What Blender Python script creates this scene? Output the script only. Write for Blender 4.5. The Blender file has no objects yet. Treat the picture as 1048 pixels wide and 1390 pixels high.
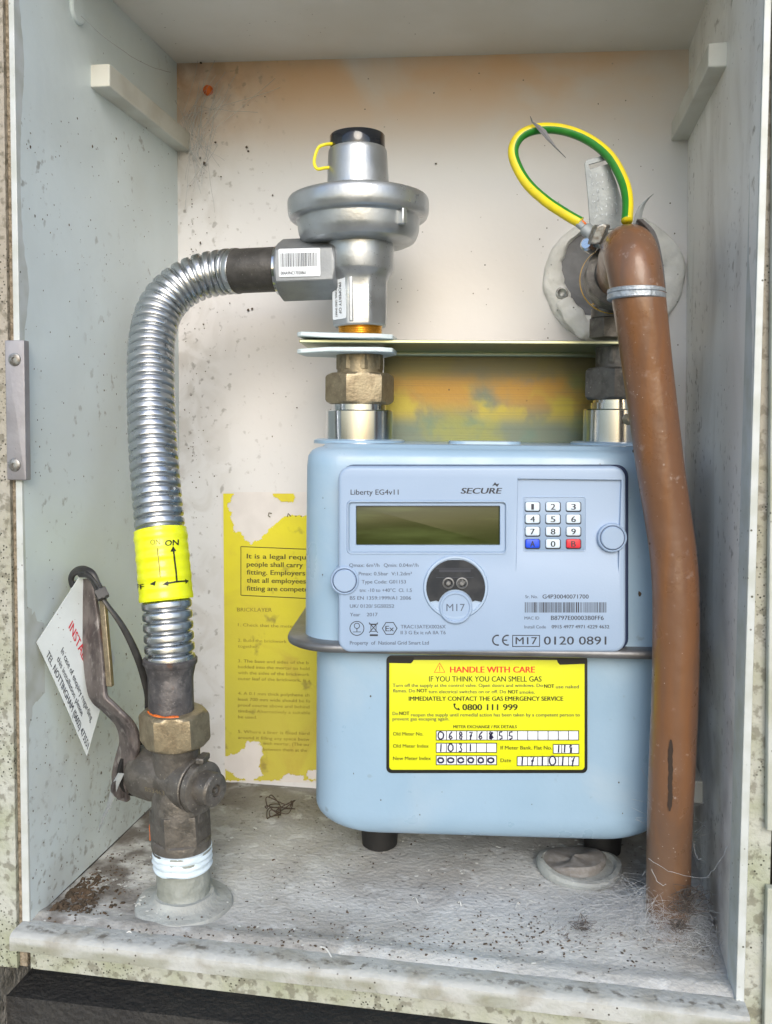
import bpy, bmesh, math, random
from mathutils import Vector, Matrix, noise
import numpy as np
S = bpy.context.scene
R = math.radians
rnd = random.Random(7)
# ------------------------------------------------------------------ camera
CAM = np.array([.288233, -.474529, .298674]); YAW, PITCH, ROLL, FP = .158291, .0604061, .00949553, 1213.109
CX, CY = 524., 650.
_cy, _sy = math.cos(YAW), math.sin(YAW); _cp, _sp = math.cos(PITCH), math.sin(PITCH)
FW = np.array([-_sy*_cp, _cy*_cp, -_sp]); _r0 = np.array([_cy, _sy, 0]); _u0 = np.cross(_r0, FW)
RT = math.cos(ROLL)*_r0 + math.sin(ROLL)*_u0; UP = -math.sin(ROLL)*_r0 + math.cos(ROLL)*_u0
cd = bpy.data.cameras.new('camera'); cam = bpy.data.objects.new('camera', cd); S.collection.objects.link(cam)
cam.matrix_world = Matrix(((RT[0], UP[0], -FW[0], CAM[0]), (RT[1], UP[1], -FW[1], CAM[1]), (RT[2], UP[2], -FW[2], CAM[2]), (0, 0, 0, 1)))
cd.sensor_fit = 'HORIZONTAL'; cd.sensor_width = 36; cd.lens = 36*FP/1048; cd.shift_y = -45/1048.
cd.clip_start = .01; cd.clip_end = 500
S.camera = cam
# ------------------------------------------------------------------ sky, sun, exposure
SUN = Vector((.20, -.90, .50)).normalized()
w = bpy.data.worlds.new('World'); S.world = w; w.use_nodes = True
wn = w.node_tree; sky = wn.nodes.new('ShaderNodeTexSky'); sky.sky_type = 'NISHITA'; sky.sun_disc = False
sky.sun_elevation = math.asin(SUN.z); sky.sun_rotation = math.atan2(SUN.x, SUN.y); sky.air_density = 1.0; sky.dust_density = 1.6
wn.links.new(sky.outputs[0], wn.nodes['Background'].inputs[0]); wn.nodes['Background'].inputs[1].default_value = .12
sd = bpy.data.lights.new('sun', 'SUN'); sd.energy = .9; sd.angle = R(32); sd.color = (1, .95, .88)
so = bpy.data.objects.new('sun', sd); S.collection.objects.link(so); so.rotation_euler = (-SUN).to_track_quat('-Z', 'Y').to_euler()
S.view_settings.view_transform = 'Standard'; S.view_settings.look = 'None'; S.view_settings.gamma = 1
S.view_settings.exposure = 0.93
# ------------------------------------------------------------------ pixel -> place helpers
class Frame:
    """a local frame (origin, turned about z); at() meets the line of sight with the local plane y = yl"""
    def __init__(s, o, a=0.):
        s.o = np.array(o, float); s.a = a; c, k = math.cos(a), math.sin(a); s.M = np.array([[c, -k, 0], [k, c, 0], [0, 0, 1.]])
    def at(s, px, py, yl=0.):
        d = RT*(px-CX)/FP - UP*(py-CY)/FP + FW
        dl = s.M.T @ d; cl = s.M.T @ (CAM - s.o)
        return tuple(cl + dl*((yl-cl[1])/dl[1]))
    def toloc(s, P): return tuple(s.M.T @ (np.array(P)-s.o))
    def world(s, P): return tuple(s.M @ np.array(P) + s.o)
BOX = Frame((0, 0, 0))
at = BOX.at
def onz(px, py, z=0.):
    d = RT*(px-CX)/FP - UP*(py-CY)/FP + FW; return tuple(CAM + d*((z-CAM[2])/d[2]))
def onx(px, py, x=0.):
    d = RT*(px-CX)/FP - UP*(py-CY)/FP + FW; return tuple(CAM + d*((x-CAM[0])/d[0]))
def ppm(Y):  # pixels per metre at depth Y
    return FP/((Y-CAM[1])*_cy)
# ------------------------------------------------------------------ materials
def mat(name, col, rough=.5, metal=0., var=None, vscale=40., vamt=.5, bump=0., bscale=300., specks=None, sscale=260., sth=.12, coat=0., spec=.5,
        rvar=0., extra=None, stretch=None, aniso=0., vdetail=6., vlo=.35, vhi=.7, alpha=None, trans=0.):
    m = bpy.data.materials.new(name); m.use_nodes = True; nt = m.node_tree; N = nt.nodes; L = nt.links
    b = N['Principled BSDF']; b.inputs['Roughness'].default_value = rough; b.inputs['Metallic'].default_value = metal
    b.inputs['Specular IOR Level'].default_value = spec; b.inputs['Coat Weight'].default_value = coat
    if trans: b.inputs['Transmission Weight'].default_value = trans
    if alpha is not None: b.inputs['Alpha'].default_value = alpha
    tc = N.new('ShaderNodeTexCoord'); mp = N.new('ShaderNodeMapping'); L.new(tc.outputs['Object'], mp.inputs[0])
    if stretch: mp.inputs['Scale'].default_value = stretch
    vec = mp.outputs[0]
    rgb = N.new('ShaderNodeRGB'); rgb.outputs[0].default_value = (*col, 1); cur = rgb.outputs[0]
    def noi(sc, det=6., off=(0, 0, 0), dist=0.):
        n = N.new('ShaderNodeTexNoise'); n.inputs['Scale'].default_value = sc; n.inputs['Detail'].default_value = det; n.inputs['Distortion'].default_value = dist
        if off != (0, 0, 0):
            m2 = N.new('ShaderNodeMapping'); m2.inputs['Location'].default_value = off; L.new(vec, m2.inputs[0]); L.new(m2.outputs[0], n.inputs['Vector'])
        else: L.new(vec, n.inputs['Vector'])
        return n.outputs['Fac']
    def ramp(src, lo, hi, a=0., b_=1.):
        r = N.new('ShaderNodeMapRange'); L.new(src, r.inputs[0]); r.inputs[1].default_value = lo; r.inputs[2].default_value = hi
        r.inputs[3].default_value = a; r.inputs[4].default_value = b_; r.interpolation_type = 'SMOOTHSTEP'; return r.outputs[0]
    def mix(f, a, c2):
        mx = N.new('ShaderNodeMix'); mx.data_type = 'RGBA'
        if hasattr(f, 'node'): L.new(f, mx.inputs[0])
        else: mx.inputs[0].default_value = f
        L.new(a, mx.inputs[6])
        if hasattr(c2, 'node'): L.new(c2, mx.inputs[7])
        else: mx.inputs[7].default_value = (*c2, 1)
        return mx.outputs[2]
    def mul(a, c2):
        q = N.new('ShaderNodeMath'); q.operation = 'MULTIPLY'
        for i, v in enumerate((a, c2)):
            if hasattr(v, 'node'): L.new(v, q.inputs[i])
            else: q.inputs[i].default_value = v
        return q.outputs[0]
    def sep():
        s_ = N.new('ShaderNodeSeparateXYZ'); L.new(vec, s_.inputs[0]); return s_.outputs
    if var: cur = mix(ramp(noi(vscale, vdetail), vlo, vhi, 0, vamt), cur, var)
    if extra: cur = extra(cur, noi, ramp, mix, mul, sep, N, L, vec)
    if specks:
        v = N.new('ShaderNodeTexVoronoi'); v.inputs['Scale'].default_value = sscale; L.new(vec, v.inputs['Vector']); 
        f = mul(ramp(v.outputs['Distance'], sth, sth*.6), ramp(noi(22, 4, (3, 1, 2)), .48, .62))
        cur = mix(f, cur, specks)
    L.new(cur, b.inputs['Base Color'])
    if rvar: L.new(ramp(noi(vscale*1.7, 5, (5, 5, 5)), .3, .7, rough-rvar, rough+rvar), b.inputs['Roughness'])
    if bump:
        bp = N.new('ShaderNodeBump'); bp.inputs['Strength'].default_value = 1; bp.inputs['Distance'].default_value = bump
        L.new(noi(bscale, 5, (9, 2, 4)), bp.inputs['Height']); L.new(bp.outputs[0], b.inputs['Normal'])
    return m
def g_band(axis, lo, hi):
    def f(sep, ramp): return ramp(sep()[axis], lo, hi)
    return f
GRIME = (.11, .09, .065)
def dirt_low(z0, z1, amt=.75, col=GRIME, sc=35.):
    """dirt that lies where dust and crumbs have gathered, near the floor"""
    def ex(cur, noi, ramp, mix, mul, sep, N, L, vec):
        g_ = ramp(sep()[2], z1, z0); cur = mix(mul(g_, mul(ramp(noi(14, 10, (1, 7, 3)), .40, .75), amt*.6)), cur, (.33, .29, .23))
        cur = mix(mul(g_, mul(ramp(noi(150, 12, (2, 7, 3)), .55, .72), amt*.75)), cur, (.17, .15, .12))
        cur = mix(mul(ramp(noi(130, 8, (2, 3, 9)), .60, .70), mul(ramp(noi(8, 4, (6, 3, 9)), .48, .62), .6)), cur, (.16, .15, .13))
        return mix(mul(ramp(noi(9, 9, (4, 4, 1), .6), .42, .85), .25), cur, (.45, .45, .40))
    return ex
def back_extra(cur, noi, ramp, mix, mul, sep, N, L, vec):
    X = sep()
    # orange damp stain along the top, dust above the left of it
    t = mul(ramp(X[2], .49, .582), ramp(noi(11, 9, (2, 2, 2), .4), .28, .62, .25, 1.))
    cur = mix(mul(t, .8), cur, (.76, .45, .20))
    t2 = mul(ramp(X[2], .51, .56), ramp(X[0], .12, .0)); cur = mix(mul(t2, mul(ramp(noi(60, 6), .35, .7), .5)), cur, (.30, .13, .05))
    # warm yellowing in the middle of the panel
    t4 = mul(mul(ramp(X[2], .20, .40), ramp(X[2], .50, .40)), ramp(noi(6, 3, (8, 1, 1)), .35, .6)); cur = mix(mul(t4, .25), cur, (.82, .70, .62))
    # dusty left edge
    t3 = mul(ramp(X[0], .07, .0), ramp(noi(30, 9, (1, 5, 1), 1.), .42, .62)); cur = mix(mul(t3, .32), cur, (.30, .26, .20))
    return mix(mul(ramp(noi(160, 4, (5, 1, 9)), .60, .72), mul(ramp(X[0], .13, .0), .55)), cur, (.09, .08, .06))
MT = {}
def mottle(dark, light, sc=120., rust=None, amt=.8):
    """handling grime and bare patches on old fittings"""
    def ex(cur, noi, ramp, mix, mul, sep, N, L, vec):
        cur = mix(mul(ramp(noi(sc, 9, (1, 1, 1)), .46, .64), amt), cur, dark)
        cur = mix(mul(ramp(noi(sc*1.9, 9, (6, 1, 1)), .56, .70), amt), cur, light)
        if rust: cur = mix(mul(ramp(noi(sc*.9, 9, (6, 7, 1)), .62, .74), .5), cur, rust)
        return mix(mul(ramp(noi(sc*6, 4, (2, 7, 1)), .60, .72), .5), cur, light)
    return ex
MT['wall_l'] = mat('white painted panel left', (.68, .77, .80), .42, var=(.58, .65, .66), vscale=12, vamt=.5, bump=.0004, bscale=60, specks=(.07, .06, .05), sscale=150, sth=.10, extra=dirt_low(.0, .17, .8))  # white panel; the cool blue cast of skylight is put into its colour
def wr_extra(cur, noi, ramp, mix, mul, sep, N, L, vec):
    st = N.new('ShaderNodeMapping'); st.inputs['Scale'].default_value = (7, 7, 3); L.new(vec, st.inputs[0])
    n = N.new('ShaderNodeTexNoise'); n.inputs['Scale'].default_value = 3; n.inputs['Detail'].default_value = 10; n.inputs['Distortion'].default_value = .8; L.new(st.outputs[0], n.inputs['Vector'])
    cur = mix(mul(ramp(n.outputs['Fac'], .45, .8), .5), cur, (.42, .39, .34))
    cur = mix(mul(ramp(noi(150, 10, (2, 8, 3)), .57, .70), mul(ramp(noi(12, 4, (2, 1, 3)), .42, .6), .6)), cur, (.17, .15, .12))
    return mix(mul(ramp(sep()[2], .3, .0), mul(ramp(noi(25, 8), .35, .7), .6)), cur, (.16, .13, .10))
MT['wall_r'] = mat('white painted panel right', (.86, .86, .84), .45, var=(.74, .73, .70), vscale=10, vamt=.5, bump=.0004, bscale=60, specks=(.07, .06, .05), sscale=130, sth=.11, extra=wr_extra)
MT['back'] = mat('cream back panel', (.72, .735, .76), .5, var=(.64, .645, .665), vscale=6, vamt=.6, bump=.0005, bscale=45, specks=(.07, .05, .04), sscale=120, sth=.09, extra=back_extra)
MT['ceil'] = mat('greyed top panel', (.80, .79, .76), .5, var=(.68, .65, .58), vscale=10, vamt=.6, bump=.0004, bscale=60, specks=(.1, .07, .05), sscale=140, sth=.08)
def floor_extra(cur, noi, ramp, mix, mul, sep, N, L, vec):
    X = sep()
    cur = mix(mul(ramp(noi(9, 10, (3, 1, 0), .6), .35, .68), .8), cur, (.33, .315, .29))
    cur = mix(mul(ramp(X[1], .10, .21), .75), cur, (.17, .155, .13))  # shade at the rear of the floor, painted in as a smooth darkening
    cur = mix(mul(ramp(noi(34, 9, (1, 9, 0), .4), .54, .74), .45), cur, (.66, .69, .69))
    cur = mix(mul(ramp(noi(230, 12, (7, 2, 0)), .54, .74), mul(ramp(noi(20, 6, (9, 2, 0)), .40, .62), .75)), cur, (.13, .115, .10))
    cur = mix(mul(ramp(noi(60, 12, (9, 9, 0), .3), .58, .66), .35), cur, (.74, .77, .78))
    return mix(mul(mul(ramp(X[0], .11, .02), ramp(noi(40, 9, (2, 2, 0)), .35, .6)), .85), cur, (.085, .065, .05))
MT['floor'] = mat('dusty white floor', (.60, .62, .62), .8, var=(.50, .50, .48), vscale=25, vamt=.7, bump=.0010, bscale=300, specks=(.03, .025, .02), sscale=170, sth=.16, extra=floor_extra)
MT['lip'] = mat('weathered white plastic', (.50, .53, .50), .5, var=(.33, .35, .25), vscale=30, vamt=.7, bump=.0004, bscale=200, specks=(.05, .05, .03), sscale=240, sth=.2)
def ledge_extra(cur, noi, ramp, mix, mul, sep, N, L, vec):
    X = sep()
    cur = mix(mul(ramp(noi(60, 9, (1, 1, 5)), .45, .68), .55), cur, (.27, .25, .20))
    cur = mix(mul(mul(ramp(X[1], -.012, -.008), ramp(X[1], -.003, -.007)), mul(ramp(noi(210, 10, (5, 1, 5)), .48, .66), .75)), cur, (.09, .075, .055))
    return mix(mul(ramp(X[2], -.001, -.004), mul(ramp(noi(30, 8, (5, 8, 5)), .35, .6), .6)), cur, (.20, .21, .13))
MT['ledge'] = mat('weathered white ledge', (.46, .48, .47), .6, extra=ledge_extra, bump=.0008, bscale=300, specks=(.05, .04, .03), sscale=240, sth=.16)
MT['edge'] = mat('white plastic edge', (.56, .60, .61), .4, specks=(.08, .08, .06), sscale=200, sth=.15, var=(.40, .43, .38), vscale=60, vamt=.6)
def flange_extra(cur, noi, ramp, mix, mul, sep, N, L, vec):
    cur = mix(mul(ramp(sep()[2], .05, .40), .85), cur, (.36, .32, .27)); return mix(mul(ramp(noi(190, 8, (1, 1, 2)), .5, .62), .55), cur, (.10, .09, .06))
MT['flange'] = mat('mossy off white frame', (.46, .48, .44), .7, var=(.30, .33, .22), vscale=35, vamt=.8, extra=flange_extra, bump=.001, bscale=300, specks=(.03, .03, .02), sscale=450, sth=.3)
MT['grit'] = mat('gritty sealant', (.34, .29, .22), .9, var=(.14, .11, .07), vscale=260, vamt=.9, bump=.002, bscale=500)
MT['rail'] = mat('white plastic rail', (.62, .63, .58), .45, var=(.42, .40, .34), vscale=40, vamt=.5)
MT['outer'] = mat('rough render', (.30, .28, .25), .95, var=(.12, .11, .09), vscale=160, vamt=.9, bump=.004, bscale=350)
MT['plinth'] = mat('black bitumen paint', (.022, .022, .023), .75, var=(.04, .04, .038), vscale=40, vamt=.7, bump=.003, bscale=260)
MT['lawn'] = mat('lawn', (.05, .075, .025), .9, var=(.09, .10, .04), vscale=3, vamt=.7, bump=.01, bscale=20)
MT['paving'] = mat('concrete paving', (.30, .29, .27), .9, var=(.20, .19, .17), vscale=6, vamt=.7, bump=.003, bscale=60)
def enamel_extra(cur, noi, ramp, mix, mul, sep, N, L, vec):
    cur = mix(mul(ramp(noi(16, 9, (1, 1, 1), .5), .50, .72), .22), cur, (.50, .56, .60))
    return mix(mul(ramp(noi(120, 9, (3, 1, 1)), .66, .76), .35), cur, (.16, .17, .17))
MT['meter'] = mat('pale blue grey enamel', extra=enamel_extra, rvar=.09, col=(.295, .435, .58), rough=.36, var=(.26, .395, .53), vscale=20, vamt=.5, bump=.00012, bscale=260, coat=.15, specks=(.06, .06, .05), sscale=60, sth=.05)
MT['face'] = mat('pale blue grey plastic', (.315, .425, .595), .40, var=(.29, .395, .56), vscale=30, vamt=.4, bump=.00004, bscale=900)
MT['face2'] = mat('lighter blue grey plastic', (.365, .48, .64), .34)
MT['gap'] = mat('dark blue seam', (.02, .035, .09), .4)
MT['seam'] = mat('galvanised seam', (.20, .21, .225), .42, .55, var=(.12, .12, .12), vscale=60, vamt=.6, bump=.0002)
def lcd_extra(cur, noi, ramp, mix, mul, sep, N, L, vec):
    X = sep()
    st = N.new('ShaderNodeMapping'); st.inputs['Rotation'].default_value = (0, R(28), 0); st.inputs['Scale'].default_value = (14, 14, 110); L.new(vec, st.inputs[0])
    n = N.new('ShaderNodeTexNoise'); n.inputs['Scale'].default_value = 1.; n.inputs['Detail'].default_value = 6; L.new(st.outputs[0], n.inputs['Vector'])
    return mix(mul(ramp(n.outputs['Fac'], .42, .72), .7), cur, (.085, .11, .035))  # paler diagonal reflection streaks painted into the display colour
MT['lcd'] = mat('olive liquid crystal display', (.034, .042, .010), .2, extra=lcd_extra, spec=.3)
MT['bezel'] = mat('grey blue bezel', (.25, .35, .50), .35)
MT['key'] = mat('white key', (.62, .74, .86), .35)
MT['keyb'] = mat('blue key', (.015, .08, .75), .35)
MT['keyr'] = mat('red key', (.72, .03, .05), .35)
MT['ink'] = mat('dark grey print', (.035, .04, .055), .6)
MT['inkl'] = mat('grey print', (.085, .11, .16), .6)
MT['black'] = mat('black print', (.008, .008, .008), .5)
MT['red'] = mat('red print', (.70, .05, .02), .5)
MT['redtag'] = mat('red tag print', (.55, .03, .05), .6)
MT['pen'] = mat('ball pen ink', (.015, .012, .06), .4)
MT['yel'] = mat('warning yellow', (.68, .72, .006), .4, var=(.62, .64, .01), vscale=30, vamt=.4)
def tape_extra(cur, noi, ramp, mix, mul, sep, N, L, vec):
    return mix(mul(ramp(noi(90, 4), .5, .7), .25), cur, (.60, .62, .05))
MT['tape'] = mat('yellow tape', (.76, .84, .008), .3, extra=tape_extra, coat=.3)
def poster_extra(cur, noi, ramp, mix, mul, sep, N, L, vec):
    X = sep()
    cur = mix(mul(ramp(X[2], .22, .03), .55), cur, (.42, .39, .10))
    cur = mix(mul(ramp(noi(14, 8, (1, 3, 6), 1.5), .50, .68), .45), cur, (.45, .30, .06))
    return mix(mul(ramp(noi(60, 8, (4, 3, 6)), .62, .74), .6), cur, (.17, .13, .05))
MT['poster'] = mat('faded yellow paper', (.74, .68, .025), .6, var=(.62, .52, .05), vscale=18, vamt=.5, extra=poster_extra, bump=.0003, bscale=150)
MT['torn'] = mat('torn paper backing', (.72, .70, .70), .8, var=(.60, .58, .58), vscale=60, vamt=.5)
MT['inkp'] = mat('faded print', (.26, .21, .04), .8, var=(.42, .36, .05), vscale=60, vamt=.8)
MT['inkpd'] = mat('dark poster print', (.075, .07, .02), .7)
MT['hose'] = mat('corrugated stainless steel', (.56, .585, .61), .31, 1., var=(.38, .39, .40), vscale=90, vamt=.5, rvar=.07)
MT['sleeve'] = mat('dark heat shrink', (.055, .053, .05), .5, .3, var=(.10, .095, .09), vscale=120, vamt=.6, bump=.0003, bscale=500, specks=(.5, .5, .5), sscale=600, sth=.1)
MT['alu'] = mat('die cast aluminium', (.50, .53, .56), .36, .8, var=(.38, .40, .42), vscale=50, vamt=.6, bump=.00009, bscale=500, rvar=.09, specks=(.10, .10, .10), sscale=400, sth=.14)
MT['alur'] = mat('rough cast aluminium', (.30, .32, .34), .5, .6, var=(.22, .235, .25), vscale=60, vamt=.7, bump=.00015, bscale=600, specks=(.10, .10, .10), sscale=400, sth=.14)
MT['zinc'] = mat('bright zinc', (.66, .70, .74), .17, 1., var=(.50, .53, .56), vscale=40, vamt=.5, stretch=(1, 1, .08), rvar=.06)
MT['brass'] = mat('dull brass', extra=mottle((.20, .16, .105), (.42, .35, .24), 150, amt=.6), col=(.31, .265, .18), rough=.42, metal=.6, var=(.25, .21, .14), vscale=120, vamt=.7, bump=.0002, bscale=600, specks=(.10, .07, .05), sscale=300, sth=.14)
MT['brassb'] = mat('bright brass', (.83, .55, .16), .25, .95, var=(.60, .36, .10), vscale=160, vamt=.5)
MT['bronze'] = mat('tarnished gunmetal', extra=mottle((.075, .07, .062), (.22, .21, .19), 110, amt=.6), col=(.145, .135, .122), rough=.45, metal=.5, var=(.17, .155, .135), vscale=50, vamt=.7, bump=.0004, bscale=420, specks=(.42, .38, .32), sscale=330, sth=.14, rvar=.1)
MT['lever'] = mat('weathered steel lever', extra=mottle((.06, .05, .05), (.30, .28, .27), 110, (.16, .07, .035)), col=(.13, .115, .11), rough=.5, metal=.5, var=(.24, .21, .20), vscale=70, vamt=.8, bump=.0004, bscale=350, stretch=(1, 1, .5))
MT['collar'] = mat('sooty steel collar', extra=mottle((.06, .06, .065), (.22, .21, .21), 130, (.20, .09, .04), amt=.6), col=(.10, .095, .10), rough=.5, metal=.5, var=(.20, .19, .19), vscale=60, vamt=.7, bump=.0003, bscale=400, specks=(.30, .13, .05), sscale=190, sth=.22)
MT['sealant'] = mat('orange jointing paste', (.75, .17, .02), .5, var=(.45, .08, .01), vscale=300, vamt=.6, bump=.001, bscale=500)
MT['galv'] = mat('dirty galvanised pipe', (.26, .28, .25), .7, .2, var=(.38, .41, .40), vscale=50, vamt=.8, bump=.001, bscale=260, specks=(.09, .09, .05), sscale=300, sth=.2)
MT['cement'] = mat('grey rubber floor collar', (.40, .43, .42), .8, var=(.30, .31, .30), vscale=50, vamt=.8, bump=.0008, bscale=300, specks=(.05, .04, .03), sscale=170, sth=.14)
MT['ptfe'] = mat('white sealing tape', (.66, .78, .88), .5, var=(.50, .60, .66), vscale=120, vamt=.5, bump=.0005, bscale=200, stretch=(1, 1, 3))
def pass_extra(cur, noi, ramp, mix, mul, sep, N, L, vec):
    X = sep(); z = X[2]; cur = mix(1., cur, (.20, .25, .215)) if False else cur
    cur = mix(mul(ramp(noi(20, 7, (1, 2, 3)), .42, .60), .85), cur, (.20, .22, .07))
    cur = mix(mul(ramp(noi(34, 6, (8, 2, 3)), .52, .66), .6), cur, (.09, .16, .14))
    band = mul(ramp(z, .300, .322), ramp(z, .345, .328))
    cur = mix(mul(band, mul(ramp(noi(15, 8, (4, 1, 3)), .36, .52), .95)), cur, (.36, .21, .045))
    cur = mix(mul(mul(ramp(z, .296, .312), ramp(z, .332, .316)), mul(ramp(noi(26, 8, (4, 9, 3)), .46, .58), .9)), cur, (.36, .31, .05))
    cur = mix(mul(ramp(noi(30, 8, (3, 9, 9)), .58, .70), .5), cur, (.09, .14, .17))
    cur = mix(mul(ramp(z, .326, .344), .8), cur, (.13, .115, .06))  # top edge darkened in the colour to stand in for shade there
    st = N.new('ShaderNodeMapping'); st.inputs['Scale'].default_value = (6, 6, 900); L.new(vec, st.inputs[0])
    n = N.new('ShaderNodeTexNoise'); n.inputs['Scale'].default_value = 1.; n.inputs['Detail'].default_value = 3; L.new(st.outputs[0], n.inputs['Vector'])
    return mix(mul(ramp(n.outputs['Fac'], .5, .7), .25), cur, (.10, .11, .08))
MT['passiv'] = mat('iridescent passivated steel', (.12, .155, .13), .40, .5, extra=pass_extra, specks=(.05, .04, .03), sscale=110, sth=.09, bump=.00006, bscale=400)
MT['plate'] = mat('yellow passivated steel', (.52, .53, .33), .34, .85, var=(.42, .47, .36), vscale=20, vamt=.6)
MT['washer'] = mat('pale plastic washer', (.66, .76, .80), .45, var=(.42, .52, .56), vscale=60, vamt=.4)
def bp_extra(cur, noi, ramp, mix, mul, sep, N, L, vec):
    X = sep()
    cur = mix(mul(ramp(noi(22, 10, (3, 5, 2), .5), .50, .72), .45), cur, (.115, .075, .052))
    cur = mix(mul(ramp(noi(260, 6, (3, 5, 8)), .63, .74), mul(ramp(noi(18, 4, (3, 1, 8)), .45, .6), .7)), cur, (.42, .36, .32))
    cur = mix(mul(ramp(noi(130, 6, (5, 5, 2)), .64, .76), .5), cur, (.34, .27, .24))
    st = N.new('ShaderNodeMapping'); st.inputs['Scale'].default_value = (60, 60, 5); L.new(vec, st.inputs[0])
    n = N.new('ShaderNodeTexNoise'); n.inputs['Scale'].default_value = 2; n.inputs['Detail'].default_value = 6; L.new(st.outputs[0], n.inputs['Vector'])
    cur = mix(mul(ramp(n.outputs['Fac'], .4, .7), .55), cur, (.235, .098, .03))
    return mix(mul(ramp(X[2], .14, .0), .55), cur, (.14, .10, .07))
MT['brown'] = mat('brown plastic coating', (.165, .083, .045), .36, extra=bp_extra, bump=.0007, bscale=75, coat=.2, rvar=.1, specks=(.55, .5, .45), sscale=230, sth=.09)
MT['mark'] = mat('black scorch mark', (.03, .018, .012), .7)
MT['clamp'] = mat('grey metal band', (.36, .40, .44), .5, .7, var=(.55, .60, .65), vscale=220, vamt=.7, bump=.0006, bscale=500)
MT['cgreen'] = mat('green sheath', (.015, .20, .02), .4, var=(.06, .26, .04), vscale=120, specks=(.10, .10, .07), sscale=400, sth=.16)
MT['cyellow'] = mat('yellow sheath', (.80, .66, .01), .4, var=(.62, .50, .05), vscale=120, specks=(.16, .14, .07), sscale=400, sth=.16)
MT['putty'] = mat('grey putty', (.21, .215, .23), .7, var=(.11, .11, .12), vscale=45, vamt=.7, bump=.003, bscale=60)
MT['plaster'] = mat('white sealing plaster', (.80, .81, .80), .7, var=(.60, .60, .57), vscale=60, vamt=.5, bump=.002, bscale=130, specks=(.06, .06, .05), sscale=140, sth=.12)
MT['tag'] = mat('stamped tin tag', (.34, .37, .38), .6, .5, var=(.24, .26, .27), vscale=90, vamt=.6, bump=.0002, bscale=500)
MT['paper'] = mat('white card', (.66, .72, .74), .5, var=(.52, .57, .58), vscale=40, vamt=.5, specks=(.2, .18, .15), sscale=260, sth=.12)
MT['sticker'] = mat('white sticker', (.76, .82, .88), .4)
MT['tie'] = mat('black nylon', (.02, .02, .02), .4, var=(.05, .05, .05), vscale=200)
MT['cap'] = mat('gloss black cap', (.012, .014, .02), .12, coat=.5)
MT['smoke'] = mat('smoked sensor window', (.035, .038, .045), .1, coat=.4, var=(.08, .08, .085), vscale=120, vamt=.5)
MT['rubber'] = mat('black rubber', (.012, .012, .012), .6)
MT['latch'] = mat('grey zinc plate', (.36, .355, .38), .5, .6, var=(.26, .25, .26), vscale=60, vamt=.6, bump=.0002, bscale=300, specks=(.1, .08, .06), sscale=300, sth=.12)
MT['screw'] = mat('screw head', (.36, .38, .38), .45, .7, var=(.16, .13, .10), vscale=400, vamt=.8)
MT['crumb'] = mat('dark crumbs', (.06, .045, .03), .9, var=(.12, .08, .05), vscale=90, vamt=.8)
MT['chip'] = mat('pale flakes', (.60, .62, .60), .8)
MT['web'] = mat('cobweb silk', (.62, .65, .68), .8, alpha=.55)
MT['dust'] = mat('dust fluff', (.24, .225, .21), .95, var=(.4, .4, .4), vscale=200)
MT['dustd'] = mat('dark matted dust', (.07, .06, .055), .95, var=(.16, .15, .14), vscale=300)
MT['rust'] = mat('rusted wire', (.05, .035, .025), .8)
MT['hide'] = mat('dark void', (.01, .01, .01), .9)
MT['wire'] = mat('yellow seal wire', (.80, .70, .03), .4)
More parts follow.
